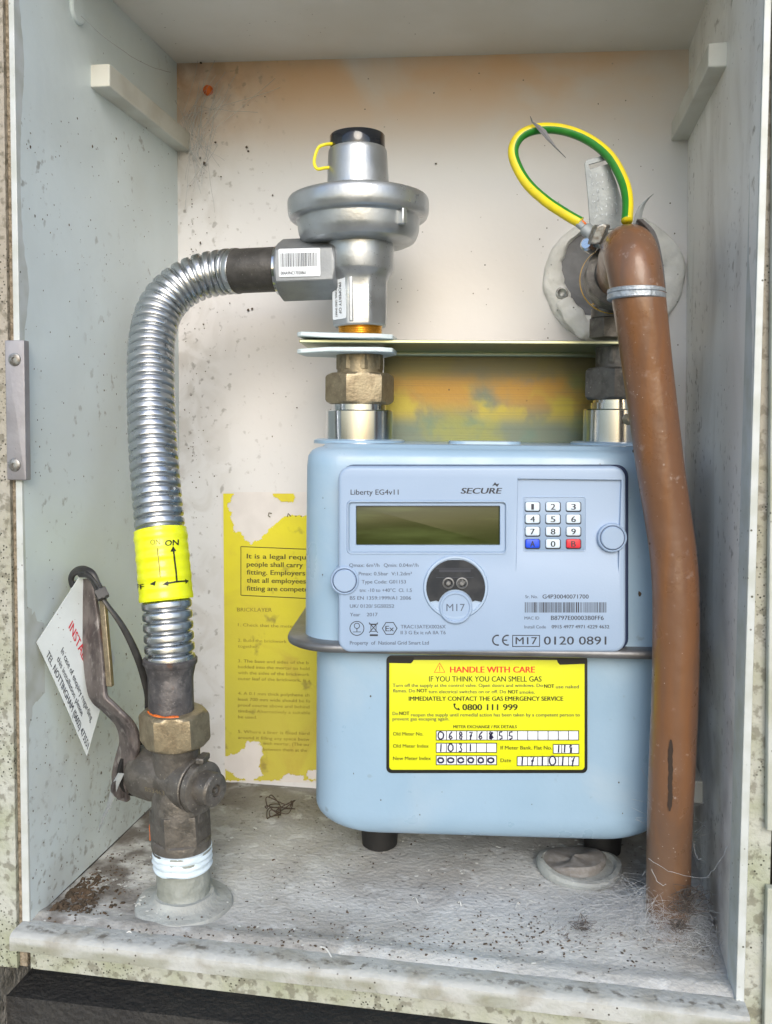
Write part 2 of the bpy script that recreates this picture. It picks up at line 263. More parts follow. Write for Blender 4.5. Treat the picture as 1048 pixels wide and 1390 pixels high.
# ------------------------------------------------------------------ mesh helpers
def link(name, me, parent=None, **tags):
    o = bpy.data.objects.new(name, me); S.collection.objects.link(o)
    if parent is not None: o.parent = parent
    for k, v in tags.items(): o[k] = v
    return o
def thing(name, label, cat, loc=(0, 0, 0), rz=0., group=None):
    o = bpy.data.objects.new(name, None); S.collection.objects.link(o); o.location = loc; o.rotation_euler = (0, 0, rz); o.empty_display_size = .02
    o['label'] = label; o['category'] = cat
    if group: o['group'] = group
    return o
class MB:
    def __init__(s): s.v = []; s.f = []; s.m = []
    def add(s, vs, fs, mi=0):
        b = len(s.v); s.v += [tuple(v) for v in vs]; s.f += [tuple(b+i for i in f) for f in fs]; s.m += [mi]*len(fs); return s
    def rings(s, rs, cap0=True, cap1=True, close=True, mi=0):
        n = len(rs[0]); vs = [p for r in rs for p in r]; fs = []
        for i in range(len(rs)-1):
            for j in range(n if close else n-1):
                k = (j+1) % n; fs.append((i*n+j, i*n+k, (i+1)*n+k, (i+1)*n+j))
        if cap0: fs.append(tuple(range(n))[::-1])
        if cap1: fs.append(tuple((len(rs)-1)*n+j for j in range(n)))
        return s.add(vs, fs, mi)
    def lathe(s, o, prof, ax=(0, 0, 1), seg=48, cap0=True, cap1=True, mi=0, sides=None):
        """prof: (distance along axis, radius)"""
        a = Vector(ax).normalized(); u = a.orthogonal().normalized() if abs(a.z) < .9 else Vector((1, 0, 0))
        if abs(a.z) < .9: u = a.cross(Vector((0, 0, 1))).normalized()
        v = a.cross(u); O = Vector(o); rs = []
        for h, r in prof:
            rs.append([tuple(O + a*h + (u*math.cos(t)+v*math.sin(t))*r) for t in [2*math.pi*(i+(.5 if sides else 0))/seg for i in range(seg)]])
        return s.rings(rs, cap0, cap1, True, mi)
    def hexn(s, o, h0, h1, r, ax=(0, 0, 1), rot=0., sides=6, ch=.12, mi=0):
        a = Vector(ax).normalized(); u = Vector((1, 0, 0)) if abs(a.z) > .9 else a.cross(Vector((0, 0, 1))).normalized(); v = a.cross(u); O = Vector(o); rs = []
        N_ = sides*8; H = h1-h0; ap = r*math.cos(math.pi/sides)
        def ring(h, lim):
            out = []
            for i in range(N_):
                t = 2*math.pi*i/N_; q = (t % (2*math.pi/sides)) - math.pi/sides
                rr_ = min(ap/math.cos(q), lim); out.append(tuple(O + a*h + (u*math.cos(t+rot)+v*math.sin(t+rot))*rr_))
            return out
        rs = [ring(h0, ap*.97), ring(h0+.0003, ap), ring(h0+H*ch*.6, r*.965), ring(h0+H*ch*1.2, r*1.0), ring(h1-H*ch*1.2, r*1.0), ring(h1-H*ch*.6, r*.965), ring(h1-.0003, ap), ring(h1, ap*.97)]
        return s.rings(rs, mi=mi)
    def tube(s, pts, r, seg=16, cap=True, mi=0, rf=None, flat=None, mif=None):
        P = [Vector(p) for p in pts]; n = len(P); T = [(P[min(i+1, n-1)]-P[max(i-1, 0)]).normalized() for i in range(n)]
        u = T[0].orthogonal().normalized(); rs = []
        for i in range(n):
            u = (u - T[i]*u.dot(T[i])).normalized(); v = T[i].cross(u); rad = rf(i/(n-1)) if rf else r
            rs.append([tuple(P[i] + (u*math.cos(t)*rad+v*math.sin(t)*rad*(flat or 1))) for t in [2*math.pi*k/seg for k in range(seg)]])
        b = len(s.f); s.rings(rs, cap, cap, mi=mi)
        return s
    def box(s, a, b, mi=0):
        x0, y0, z0 = a; x1, y1, z1 = b
        return s.add([(x0, y0, z0), (x1, y0, z0), (x1, y1, z0), (x0, y1, z0), (x0, y0, z1), (x1, y0, z1), (x1, y1, z1), (x0, y1, z1)],
                     [(0, 3, 2, 1), (4, 5, 6, 7), (0, 1, 5, 4), (1, 2, 6, 5), (2, 3, 7, 6), (3, 0, 4, 7)], mi)
    def slab(s, poly, yf, yb, bev=.0006, mi=0, n=3):
        """poly: (x, z) outline, front face at yf (towards the camera), back at yb; rounded front edge"""
        if area(poly) < 0: poly = poly[::-1]
        rs = [[(x, yb, z) for x, z in poly]]
        for k in range(n+1):
            t = k/n*math.pi/2; q = inset(poly, bev*(1-math.cos(t))); rs.append([(x, yf+bev*(1-math.sin(t)), z) for x, z in q])
        return s.rings(rs, mi=mi)
    def build(s, name, mats, parent=None, smooth=True, ang=35, bevel=0, fix=True, **tags):
        me = bpy.data.meshes.new(name); me.from_pydata(s.v, [], s.f)
        for m_ in (mats if isinstance(mats, (list, tuple)) else [mats]): me.materials.append(MT[m_] if isinstance(m_, str) else m_)
        me.polygons.foreach_set('material_index', s.m)
        if fix:
            bm = bmesh.new(); bm.from_mesh(me); bmesh.ops.recalc_face_normals(bm, faces=bm.faces); bm.to_mesh(me); bm.free()
        if smooth:
            me.polygons.foreach_set('use_smooth', [True]*len(me.polygons)); me.set_sharp_from_angle(angle=R(ang))
        me.update(); o = link(name, me, parent, **tags)
        if bevel:
            bv = o.modifiers.new('bevel', 'BEVEL'); bv.width = bevel; bv.segments = 2; bv.limit_method = 'ANGLE'; bv.angle_limit = R(40)
        return o
def area(p): return sum(p[i][0]*p[(i+1) % len(p)][1]-p[(i+1) % len(p)][0]*p[i][1] for i in range(len(p)))/2
def inset(p, d):
    n = len(p); out = []
    for i in range(n):
        a, b, c = Vector(p[i-1]), Vector(p[i]), Vector(p[(i+1) % n]); e1 = (b-a); e2 = (c-b)
        if e1.length < 1e-9 or e2.length < 1e-9: out.append(tuple(b)); continue
        e1.normalize(); e2.normalize(); n1 = Vector((-e1.y, e1.x)); n2 = Vector((-e2.y, e2.x)); m = (n1+n2)
        m = m/max(m.length_squared, .4)*2; out.append(tuple(b+m*d))
    return out
def rr(x0, y0, x1, y1, r, n=6):
    if y1 < y0: y0, y1 = y1, y0
    p = []
    for cx, cy, a0 in ((x1-r, y1-r, 0), (x0+r, y1-r, 90), (x0+r, y0+r, 180), (x1-r, y0+r, 270)):
        for k in range(n+1): a = R(a0+90*k/n); p.append((cx+r*math.cos(a), cy+r*math.sin(a)))
    return p
def circ(x, y, r, n=40): return [(x+r*math.cos(2*math.pi*i/n), y+r*math.sin(2*math.pi*i/n)) for i in range(n)]
def spline(P, n=12):
    P = [Vector(p) for p in P]; out = []
    for i in range(len(P)-1):
        a = P[max(i-1, 0)]; b = P[i]; c = P[i+1]; d = P[min(i+2, len(P)-1)]
        for k in range(n):
            t = k/n; out.append(.5*((2*b)+(c-a)*t+(2*a-5*b+4*c-d)*t*t+(3*b-a-3*c+d)*t**3))
    out.append(P[-1]); return out
def evalmods(o):
    dg = bpy.context.evaluated_depsgraph_get(); dg.update(); me = bpy.data.meshes.new_from_object(o.evaluated_get(dg)); old = o.data; o.modifiers.clear(); o.data = me; return o
def cut(o, cutters, ang=35):
    tmp = []
    for c in cutters:
        t = c.build('cutter', 'gap', o.parent, smooth=False); tmp.append(t); b = o.modifiers.new('b', 'BOOLEAN'); b.object = t; b.operation = 'DIFFERENCE'; b.solver = 'EXACT'
    evalmods(o)
    for t in tmp: bpy.data.objects.remove(t)
    me = o.data; me.polygons.foreach_set('use_smooth', [True]*len(me.polygons)); me.set_sharp_from_angle(angle=R(ang)); return o
# ---- flat print: shapes drawn in photo pixels, laid on a surface by a map (px, py) -> point
_tc = {}
def glyphs(s, bold):
    k = s
    if k not in _tc:
        cu = bpy.data.curves.new('t', 'FONT'); cu.body = s; cu.size = 1; cu.resolution_u = 3; ob = bpy.data.objects.new('t', cu); S.collection.objects.link(ob)
        dg = bpy.context.evaluated_depsgraph_get(); me = bpy.data.meshes.new_from_object(ob.evaluated_get(dg))
        _tc[k] = ([(v.co.x, v.co.y) for v in me.vertices], [tuple(p.vertices) for p in me.polygons]); bpy.data.objects.remove(ob); bpy.data.curves.remove(cu); bpy.data.meshes.remove(me)
    return _tc[k]
class Print:
    def __init__(s, fmap): s.mb = MB(); s.map = fmap
    def raw(s, pts, fs, mi=0): s.mb.add([s.map(x, y) for x, y in pts], fs, mi)
    def text(s, t, x, y, wd=None, h=6., bold=0., mi=0, ang=0., slant=0., align='l'):
        """x, y: left end of the baseline; h: cap height; wd: width; ang: turn in degrees, clockwise positive"""
        vs, fs = glyphs(t, bold)
        if not vs: return
        x0 = min(v[0] for v in vs); x1 = max(v[0] for v in vs); sy = h/.70; sx = sy if wd is None else wd/(x1-x0)
        if align == 'c': x -= (x1-x0)*sx/2*math.cos(R(ang)); y -= (x1-x0)*sx/2*math.sin(R(ang))
        ca, sa = math.cos(R(ang)), math.sin(R(ang)); out = []
        for a, b in vs:
            u = (a-x0)*sx + b*sy*slant; v = -b*sy; out.append((x+u*ca-v*sa, y+u*sa+v*ca))
        k = 1+(bold > .002)+(bold > .012)+(bold > .03); st = h*(.035+bold*1.1)
        for i in range(k):   # heavier weights: struck more than once, each a hair further out
            o_ = (i-(k-1)/2)*st*(2/k if k > 1 else 1)*.8; sh = [(p+o_*ca, q+o_*sa) for p, q in out]
            s.mb.add([(lambda w: (w[0], w[1]-i*2e-5, w[2]))(s.map(p, q)) for p, q in sh], fs, mi)
    def rect(s, x0, y0, x1, y1, mi=0, n=1):
        for i in range(n): a = x0+(x1-x0)*i/n; b = x0+(x1-x0)*(i+1)/n; s.raw([(a, y0), (b, y0), (b, y1), (a, y1)], [(0, 1, 2, 3)], mi)
    def poly(s, p, mi=0): s.raw(p, [tuple(range(len(p)))], mi)
    def line(s, p, wd, mi=0, close=False):
        q = [Vector(a) for a in p]; n = len(q); L_ = []; R_ = []
        for i in range(n):
            a = q[(i-1) % n] if (close or i) else q[i]; b = q[(i+1) % n] if (close or i < n-1) else q[i]; d = (b-a)
            d = d.normalized() if d.length else Vector((1, 0)); m = Vector((-d.y, d.x))*wd/2; L_.append(tuple(q[i]+m)); R_.append(tuple(q[i]-m))
        fs = [(i, (i+1) % n, n+(i+1) % n, n+i) for i in range(n if close else n-1)]; s.raw(L_+R_, fs, mi)
    def ring(s, x, y, r, wd, mi=0): s.line(circ(x, y, r, 28), wd, mi, True)
    def frame(s, x0, y0, x1, y1, wd, r=0, mi=0): s.line(rr(x0, y0, x1, y1, r, 5) if r else [(x0, y0), (x1, y0), (x1, y1), (x0, y1)], wd, mi, True) if r else [s.rect(x0-wd/2, y0-wd/2, x1+wd/2, y0+wd/2, mi), s.rect(x0-wd/2, y1-wd/2, x1+wd/2, y1+wd/2, mi), s.rect(x0-wd/2, y0+wd/2, x0+wd/2, y1-wd/2, mi), s.rect(x1-wd/2, y0+wd/2, x1+wd/2, y1-wd/2, mi)]
    def bars(s, x0, y0, x1, y1, n, seed=1):
        g = random.Random(seed); x = x0; u = (x1-x0)/(n*2.6)
        while x < x1-u: wd = u*g.choice((.8, .8, 1.3, 2.)); s.rect(x, y0, min(x+wd, x1), y1); x += wd+u*g.choice((.8, 1.2, 1.8))
    def build(s, name, mats, parent, **k): return s.mb.build(name, mats, parent, smooth=False, fix=False, **k)

# ================================================================== SETTING
D = .2257
def tagk(o, kind='structure'): o['kind'] = kind; return o
g = MB(); g.add([(-80, -120, -.62), (80, -120, -.62), (80, 1.5, -.62), (-80, 1.5, -.62)], [(0, 1, 2, 3)]); tagk(g.build('ground', 'lawn', smooth=False))
g = MB(); g.add([(-6, -1.3, -.616), (6, -1.3, -.616), (6, .05, -.616), (-6, .05, -.616)], [(0, 1, 2, 3)]); tagk(g.build('path', 'paving', smooth=False))
# house wall with the hole the cabinet sits in
wl = thing('house_wall', 'rough rendered house wall around the open meter cabinet', 'wall', (0, 0, -.62))
g = MB(); x0, x1, z0, z1 = -.028, .437, .620-.062, .62+.66
g.box((-5, .012, 1.9), (5, .25, 3.2)); g.box((-5, .012, .45), (x0, .25, 1.9)); g.box((x1, .012, .45), (5, .25, 1.9)); g.box((x0, .012, z1), (x1, .25, 1.9))
g.build('render_coat', 'outer', wl, smooth=False)
g = MB(); g.box((-5, .010, 0), (5, .25, .449)); g.box((x0+.0002, .020, .449), (x1-.0002, .25, z0+.002)); g.build('plinth', 'plinth', wl, smooth=False)

cab = thing('meter_cabinet', 'open white plastic meter cabinet recessed in the wall', 'cabinet')
ZT = .5811
FLb = np.array(at(42, 1252, 0)); FLt = np.array(at(16, -250, 0)); FRb = np.array(at(998, 1358, 0)); FRt = np.array(at(1046, -330, 0))
BLb = np.array(at(246, 1056, D)); BLt = np.array(at(240, 86, D)); BRb = np.array(at(926, 1109, D)); BRt = np.array(at(935, 67, D))
FLt = FLb+(FLt-FLb)*((ZT+.004-FLb[2])/(FLt[2]-FLb[2])); FRt = FRb+(FRt-FRb)*((ZT+.004-FRb[2])/(FRt[2]-FRb[2]))
def sheet(A, B, C_, D_, nu, nv, off, amp, seed, th=.003, bow=None):
    """panel A-B along u, A-D along v, with the unevenness of old plastic; a thickness th behind"""
    A, B, C_, D_ = map(Vector, (A, B, C_, D_)); nrm = (B-A).cross(D_-A).normalized()*off; m = MB(); vs = []; fs = []
    for j in range(nv+1):
        for i in range(nu+1):
            u, v = i/nu, j/nv; p = (A*(1-u)+B*u)*(1-v)+(D_*(1-u)+C_*u)*v
            e = min(1, 8*min(u, 1-u), 8*min(v, 1-v)); p = p + nrm*noise.noise(p*9+Vector((seed, 0, 0)))*amp*e
            if bow: p = p+nrm*bow(u, v)
            vs.append(p)
    for j in range(nv):
        for i in range(nu): k = j*(nu+1)+i; fs.append((k, k+1, k+nu+2, k+nu+1))
    m.add(vs, fs); return m
E3 = .0032
sheet(BLb, BRb, BRt, BLt, 40, 50, -1, .0012, 1).build('back_panel', 'back', cab)
sheet(FLb, BLb, BLt, FLt, 24, 50, 1, .0012, 2).build('side_panel', 'wall_l', cab, label='left side panel')
sheet(BRb, FRb, FRt, BRt, 24, 50, 1, .0012, 3).build('side_panel', 'wall_r', cab, label='right side panel with streaky stains')
sheet(FLt, BLt, BRt, FRt, 30, 20, -1, .001, 4).build('top_panel', 'ceil', cab)
def fz(x, y):  # height of the uneven floor
    p = Vector((x*30, y*30, 0)); return noise.noise(p)*.0009 + noise.noise(p*3.1)*.0004
g = MB(); nu, nv = 160, 90; vs = []; fs = []
for j in range(nv+1):
    for i in range(nu+1):
        u, v = i/nu, j/nv; a = FLb*(1-u)+FRb*u; b = BLb*(1-u)+BRb*u; p = a*(1-v)+b*v
        k = fz(p[0], p[1]); lip = max(0, 1-abs(v-.04)/.05)*.0022
        p = (p[0], p[1], p[2]*(1-min(1, 3*min(v, 1)))+k*min(1, 20*min(u, 1-u)+.2)+lip) if v > 0 else (p[0], p[1], p[2])
        vs.append(p)
for j in range(nv):
    for i in range(nu): k = j*(nu+1)+i; fs.append((k, k+1, k+nu+2, k+nu+1))
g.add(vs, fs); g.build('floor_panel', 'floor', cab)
# front edges of the panels
def strip(pts0, pts1, y, back, nm, m, **k):
    a, b = pts0; c, d = pts1; q = MB(); q.rings([[(a[0], y, a[2]), (c[0], y, c[2]), (c[0], back, c[2]), (a[0], back, a[2])], [(b[0], y, b[2]), (d[0], y, d[2]), (d[0], back, d[2]), (b[0], back, b[2])]]); return q.build(nm, m, cab, bevel=.0004, **k)
off = lambda p, dx, dz=0: np.array([p[0]+dx, p[1], p[2]+dz])
strip((off(FLb, 0, .001), off(FLt, 0, .02)), (off(FLb, -.0048, .001), off(FLt, -.0030, .02)), -.0015, .02, 'front_edge', 'edge', label='left front edge')
strip((FRb, off(FRt, 0, .02)), (off(FRb, .0042), off(FRt, .0032, .02)), -.0015, .02, 'front_edge', 'edge', label='right front edge')
strip((off(FLb, -.0048, -.03), off(FLt, -.0030, .02)), (off(FLb, -.0098, -.03), off(FLt, -.0080, .02)), .0035, .02, 'sealant_strip', 'grit')
strip((off(FLb, -.0098, -.03), off(FLt, -.0080, .02)), (off(FLb, -.030, -.03), off(FLt, -.030, .02)), .0008, .02, 'outer_frame', 'flange')
strip((off(FRb, .0042, -.03), off(FRt, .0032, .02)), (off(FRb, .0165, -.03), off(FRt, .014, .02)), .0015, .02, 'outer_frame', 'flange')
def ledge():
    g = MB(); n = 120; prof = [(.0012, .0006), (-.004, .0012), (-.011, .0010), (-.0135, .0004), (-.0148, -.001), (-.015, -.003), (-.015, -.009), (-.0135, -.010), (.02, -.010)]; rs = []
    A_, B_ = off(FLb, -.0046), off(FRb, .0042)
    for i in range(n+1):
        u = i/n; p = A_*(1-u)+B_*u; rs.append([(p[0], y, p[2]+z+.0004*noise.noise(Vector((p[0]*60, y*90, 3)))) for y, z in prof])
    g.rings(rs, True, True, False); return g.build('front_ledge', 'ledge', cab)
ledge()
strip((off(FLb, -.002, -.0102), off(FRb, .002, -.0102)), (off(FLb, -.002, -.030), off(FRb, .002, -.030)), .002, .02, 'bottom_frame', 'flange')
# white door edge strips beyond the right frame, with the dark latch slot between them
xr = lambda py: at(1042, py, -.004)[0]
for za, zb in ((1128, -400), (1400, 1206)):
    a = at(1041 if za < 1300 else 1037, za, -.004); b = at(1046 if za < 1300 else 1042, zb, -.004)
    g = MB(); g.rings([[(a[0], -.004, a[2]), (a[0]+.02, -.004, a[2]), (a[0]+.02, .001, a[2]), (a[0], .001, a[2])], [(b[0]+(.003 if za < 1300 else 0), -.004, b[2]), (b[0]+.02, -.004, b[2]), (b[0]+.02, .001, b[2]), (b[0]+(.003 if za < 1300 else 0), .001, b[2])]]); g.build('door_edge_strip', 'lip', cab, bevel=.0006)
# latch keeper on the left edge
a = at(7, 462, -.004); b = at(36, 652, -.004); kt = MB(); kt.slab(rr(a[0], b[2], b[0], a[2], .0006), -.0045, .0005, .0005)
kp = kt.build('latch_plate', 'latch', cab)

for px, py in ((20, 488), (20, 631)):
    c = at(px, py, -.0045); q = MB(); q.lathe((c[0], -.0045, c[2]), [(0, .0038), (.0007, .0036), (.0012, .0028), (.0013, .0013), (.0004, .0010), (.0004, 0.0001)], (0, -1, 0), 24, cap0=False); q.build('screw', 'screw', kp)
# shelf rails
def rail(f0, xa, xb, za, zb, ya, m='rail', **k):
    q = MB(); q.box((xa, ya, za), (xb, D+.002, zb)); return q.build('shelf_rail', m, cab, bevel=.0008, **k)
c0 = at(129, 87, .086); c1 = at(149, 117, .086); rail(0, c0[0]-.012, c1[0], c1[2], c0[2], .086, label='upper left shelf rail')
c0 = at(962, 58, .088); c1 = at(986, 90, .088); rail(0, c0[0], c1[0]+.02, c1[2], c0[2], .088, label='upper right shelf rail')
c0 = at(940, 1060, .125); c1 = at(962, 1092, .125); rail(0, c0[0], c1[0]+.02, c1[2], c0[2], .125, label='lower right shelf rail')

# torn yellow instruction poster on the back panel
PY = D-.0014
def inpoly(x, y, P):
    c = False; n = len(P); j = n-1
    for i in range(n):
        if (P[i][1] > y) != (P[j][1] > y) and x < (P[j][0]-P[i][0])*(y-P[i][1])/(P[j][1]-P[i][1])+P[i][0]: c = not c
        j = i
    return c
T1 = [(300, 662), (302, 678), (309, 690), (306, 706), (318, 722), (327, 735), (340, 741), (358, 737), (372, 722), (388, 710), (395, 698), (420, 702), (480, 700), (560, 690), (560, 662), (400, 662), (398, 680), (388, 684), (378, 676), (364, 668), (345, 662)]
T1 = [(314, 674), (309, 684), (313, 700), (318, 720), (330, 727), (338, 738), (352, 731), (368, 716), (386, 700), (440, 697), (560, 695), (560, 660), (400, 660), (397, 680), (388, 683), (378, 677), (363, 668), (360, 660), (322, 660)]
T2 = [(312, 1025), (328, 1020), (335, 1004), (350, 1006), (356, 1018), (352, 1040), (356, 1052), (338, 1060), (318, 1052), (300, 1040), (300, 1026)]
T3 = [(378, 1056), (392, 1050), (412, 1055), (410, 1064), (390, 1062)]
T4 = [(416, 1048), (440, 1040), (440, 1060), (418, 1056)]
g = MB(); st = 1.1; rows = []
y = 670.
while y < 1069:
    x = 303.+(y-670)*.008; x_end = 560; run = None; runs = []
    while x < x_end:
        jx = x+4*noise.noise(Vector((x*.14, y*.14, 0)))+1.5*noise.noise(Vector((x*.6, y*.6, 3))); jy = y+4*noise.noise(Vector((x*.14, y*.14, 7)))+1.5*noise.noise(Vector((x*.6, y*.6, 9)))
        h = any(inpoly(jx, jy, P) for P in (T1, T2, T3, T4)) or (y > 1059+3*noise.noise(Vector((x*.2, 0, 0))))
        if not h and run is None: run = x
        if h and run is not None: runs.append((run, x)); run = None
        x += st
    if run is not None: runs.append((run, x))
    for a, b in runs: g.add([at(a, y, PY), at(b, y, PY), at(b, y+st, PY), at(a, y+st, PY)], [(0, 1, 2, 3)])
    y += st
po = g.build('instruction_poster', 'poster', cab, smooth=False, label='torn yellow instruction poster')
g = MB(); g.add([at(301, 668, D-.0007), at(562, 668, D-.0007), at(562, 1062, D-.0007), at(305, 1062, D-.0007)], [(0, 1, 2, 3)]); g.build('torn_backing', 'torn', cab, smooth=False)
P = Print(lambda x, y: at(x, y, PY-.0003))
P.line([(327, 742), (327, 808)], 1.0, 1); P.line([(327, 808), (430, 813)], 1.0, 1); P.line([(327, 742), (430, 746)], 1.0, 1)
for i, (t, wd) in enumerate((('It is a legal requ', 80), ('people shall carry', 76), ('fitting. Employers', 79), ('that all employees', 80), ('fitting are compete', 83))):
    P.text(t, 335, 758+i*10.9, wd, 6.6, .02, 1, ang=1.0)
P.text('BRICKLAYER', 322, 830, 47, 5.2, .008, 0, ang=.5)
for y, t, wd in ((850, '1. Check that the meter box', 92), (871, '2. Build the brickwork', 66), (879, 'together.', 28), (899, '3. The base and sides of the b', 96), (907, 'bedded into the mortar to hold', 97), (915, 'with the sides of the brickwork', 97), (923, 'outer leaf of the brickwork, is a', 98),
                 (943, '4. A 0.1 mm thick polythene sh', 97), (951, 'least 700 mm wide should be fo', 98), (959, 'proof course above and behind', 97), (967, 'timber. Alternatively a suitable', 98), (975, 'be used.', 26), (995, '5. Where a liner is fixed hard', 97), (1003, 'around it filling any space betw', 97), (1011, 'with mortar. (The ou', 62), (1019, 'between them at the', 60)):
    P.text(t, 323+(34 if y > 1008 else 0), y, wd, 4.2, .004, 0, ang=1.6)
P.line([(369, 697), (365, 696), (364, 700), (367, 702)], 1.1, 1); P.line([(390, 702), (391, 697), (395, 701)], 1.3, 1); P.rect(401, 700, 402.5, 701.5, 1); P.rect(408, 700, 409.5, 701.5, 1)
P.build('print', ['inkp', 'inkpd'], po)

# ================================================================== GAS METER
PHI = R(6.5); _o = at(655, 883, .07); MF = Frame((_o[0], _o[1], 0.), PHI); M = MF.at
mo = thing('gas_meter', 'pale blue grey smart gas meter with keypad and yellow warning label', 'gas meter', tuple(MF.o), PHI)
def ringxy(xc, hw, yf, yb, r, z, n=8): return [(x, y, z) for x, y in rr(xc-hw, yf, xc+hw, yb, r, n)]
xl = M(413, 700, .012)[0]; xc = .5*(M(487, 590, .07)[0]+M(836, 590, .085)[0]); HW = xc-xl; YB = .125
zt = M(650, 604, .01)[2]; zs = M(650, 880, -.005)[2]; zb = M(650, 1137, .006)[2]; HL = xc-M(427, 1000, .012)[0]
g = MB(); rs = []
for z, ins in ((zs, 0), (zs+.02, 0), (zt-.014, 0.0005), (zt-.008, .0012), (zt-.0045, .0035), (zt-.0028, .007), (zt-.0022, .010), (zt-.0006, .0115), (zt, .014)): rs.append(ringxy(xc, HW-ins, ins*.8, YB-ins, .022-ins*.5, z))
g.rings(rs); g.build('upper_casing', 'meter', mo, ang=50)
g = MB(); rs = []
for k in range(9):
    t = k/8*math.pi/2; i1 = .026*(1-math.cos(t)); i2 = .009*(1-math.cos(t)); z = zb+.017*(1-math.sin(t))
    rs.append([(x, y, z) for x, y in rr(xc-HL+i1, .001+i2, xc+HL-i1, YB-i2, .022, 8)])
rs = rs[::-1]; rs += [ringxy(xc, HL, .001, YB, .022, zs-.001)]
g.rings(rs); g.build('lower_casing', 'meter', mo, ang=50)
g = MB(); rs = []; ex = xc-M(391, 871, .02)[0]-HL
for z, e in ((-.0022, .0), (-.0026, ex-.0018), (-.0018, ex-.0004), (0, ex), (.0018, ex-.0004), (.0026, ex-.0018), (.0022, 0)): rs.append(ringxy(xc, HL+e, .003-e*.85, YB+e*.6, .024+e*.5, zs+z-.0005, 10))
g.rings(rs); g.build('seam_flange', 'seam', mo, ang=50)
for px, nm in ((513, 0), (828, 1)):
    c = M(px, 1140, .05); g = MB(); g.lathe((c[0], .074, 0), [(.0005, .0105), (.002, .0125), (.018, .0135), (zb+.004, .0135)], seg=28); g.build('foot', 'rubber', mo)
# top boss and sockets
cA = M(657, 604, .05); g = MB(); g.rings([ringxy(cA[0], .024, .03, .07, .01, zt-.001), ringxy(cA[0], .023, .031, .069, .01, zt+.0018)]); g.build('top_boss', 'meter', mo)
UL = (M(488, 590, .066)[0], .066); UR = (M(838, 590, .066)[0], .066)
for nm, (ux, uy), (ya, yb_) in (('socket', UL, (557, 600)), ('socket', UR, (553, 598))):
    z0 = zt-.001; z1 = M(CX, ya, .066)[2] + (.0 if ux < 0 else 0); r = .0227
    g = MB(); g.lathe((ux, uy, 0), [(z0, .031), (z0+.0022, .031), (z0+.003, .029)], seg=56); g.build('socket_base', 'meter', mo)
    g = MB(); g.lathe((ux, uy, 0), [(z0, r), (z1-.0008, r), (z1, r-.0008), (z1, .018), (z1+.0042, .018)], seg=72); so_ = g.build(nm, 'zinc', mo)
c = M(855, 569, .048); g = MB(); g.lathe((c[0]-.002, .044, c[2]), [(0, .004), (.002, .0038), (.004, .0015)], (0, -1, 0), 16); g.build('locating_pin', 'brass', mo)
g = MB()
for px, py, rr_, yy in ((517, 1086, .0007, .0008), (570, 1106, .0005, .0008), (722, 1092, .0004, .0008), (840, 1062, .0006, .0008), (868, 806, .0016, .0), (503, 945, .0006, .0008), (845, 1104, .0005, .0008), (438, 780, .0005, 0), (441, 690, .0004, 0), (860, 612, .0009, 0), (600, 1075, .0004, .0008), (480, 1050, .0005, .0008), (800, 1120, .0005, .004)):
    q_ = M(px, py, yy); vs = [(q_[0]+math.cos(k*1.05)*rr_*rnd.uniform(.4, 1), q_[1]-.0001, q_[2]+math.sin(k*1.05)*rr_*rnd.uniform(.6, 1.5)) for k in range(6)]+[(q_[0], q_[1]-.0003, q_[2])]; g.add(vs, [(k, (k+1) % 6, 6) for k in range(6)])
g.build('paint_chips', 'crumb', mo, smooth=False, kind='stuff')
# faceplate
FY = -.0135
def mp(poly, y): return [(lambda q: (q[0], q[2]))(M(px, py, y)) for px, py in poly]
g = MB(); g.slab(mp(rr(463, 631, 853.5, 883, 16), -.004), -.004, .002, .001); g.build('seal_gap', 'gap', mo)
g = MB(); g.slab(mp(rr(459, 633, 850, 886, 17, 8), FY), FY, .002, .0022, n=4)
fp = g.build('faceplate', 'face', mo)
def cutslab(poly, y0, depth): q = MB(); p2 = mp(poly, y0); p2 = p2 if area(p2) > 0 else p2[::-1]; q.rings([[(x, y0-.01, z) for x, z in p2], [(x, y0+depth, z) for x, z in p2]]); return q
# keypad zone: recess with a ramp below it
a = M(703, 650, FY); b = M(841, 762, FY); c = M(841, 782, FY); q = MB()
q.rings([[(x, FY-.01, a[2]), (x, FY+.0022, a[2]), (x, FY+.0022, b[2]), (x, FY-.0004, c[2]), (x, FY-.01, c[2])] for x in (a[0], b[0])])
c2 = cutslab(rr(471, 680, 688, 752, 6), FY, .0012); c3 = cutslab(rr(483, 687, 679, 740.5, 1.5), FY, .0042); 
cut(fp, [q, c2, c3])
bv = fp.modifiers.new('bevel', 'BEVEL'); bv.width = .00035; bv.segments = 2; bv.limit_method = 'ANGLE'; bv.angle_limit = R(30)
# outer edge lip line of the plate
def rimline(poly_out, ins, y, h, nm, m, par):
    po_ = mp(poly_out, y); po_ = po_ if area(po_) > 0 else po_[::-1]; pi = inset(po_, ins); mid = inset(po_, ins/2); n = len(po_); g = MB()
    g.rings([[(x, y+.0005, z) for x, z in po_], [(x, y-h, z) for x, z in inset(po_, ins*.3)], [(x, y-h, z) for x, z in inset(po_, ins*.7)], [(x, y+.0005, z) for x, z in pi]], False, False); return g.build(nm, m, par, ang=70)
rimline(rr(471, 679.5, 689, 752.5, 7), .0011, FY, .0006, 'display_rim', 'face2', mo)
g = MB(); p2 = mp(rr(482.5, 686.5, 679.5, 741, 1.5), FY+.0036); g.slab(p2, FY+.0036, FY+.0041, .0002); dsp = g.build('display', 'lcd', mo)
g = MB(); A = mp(rr(474, 683, 686, 749, 4), FY+.0011); Bp = mp(rr(483, 687, 679, 740.5, 1.5), FY+.0025)
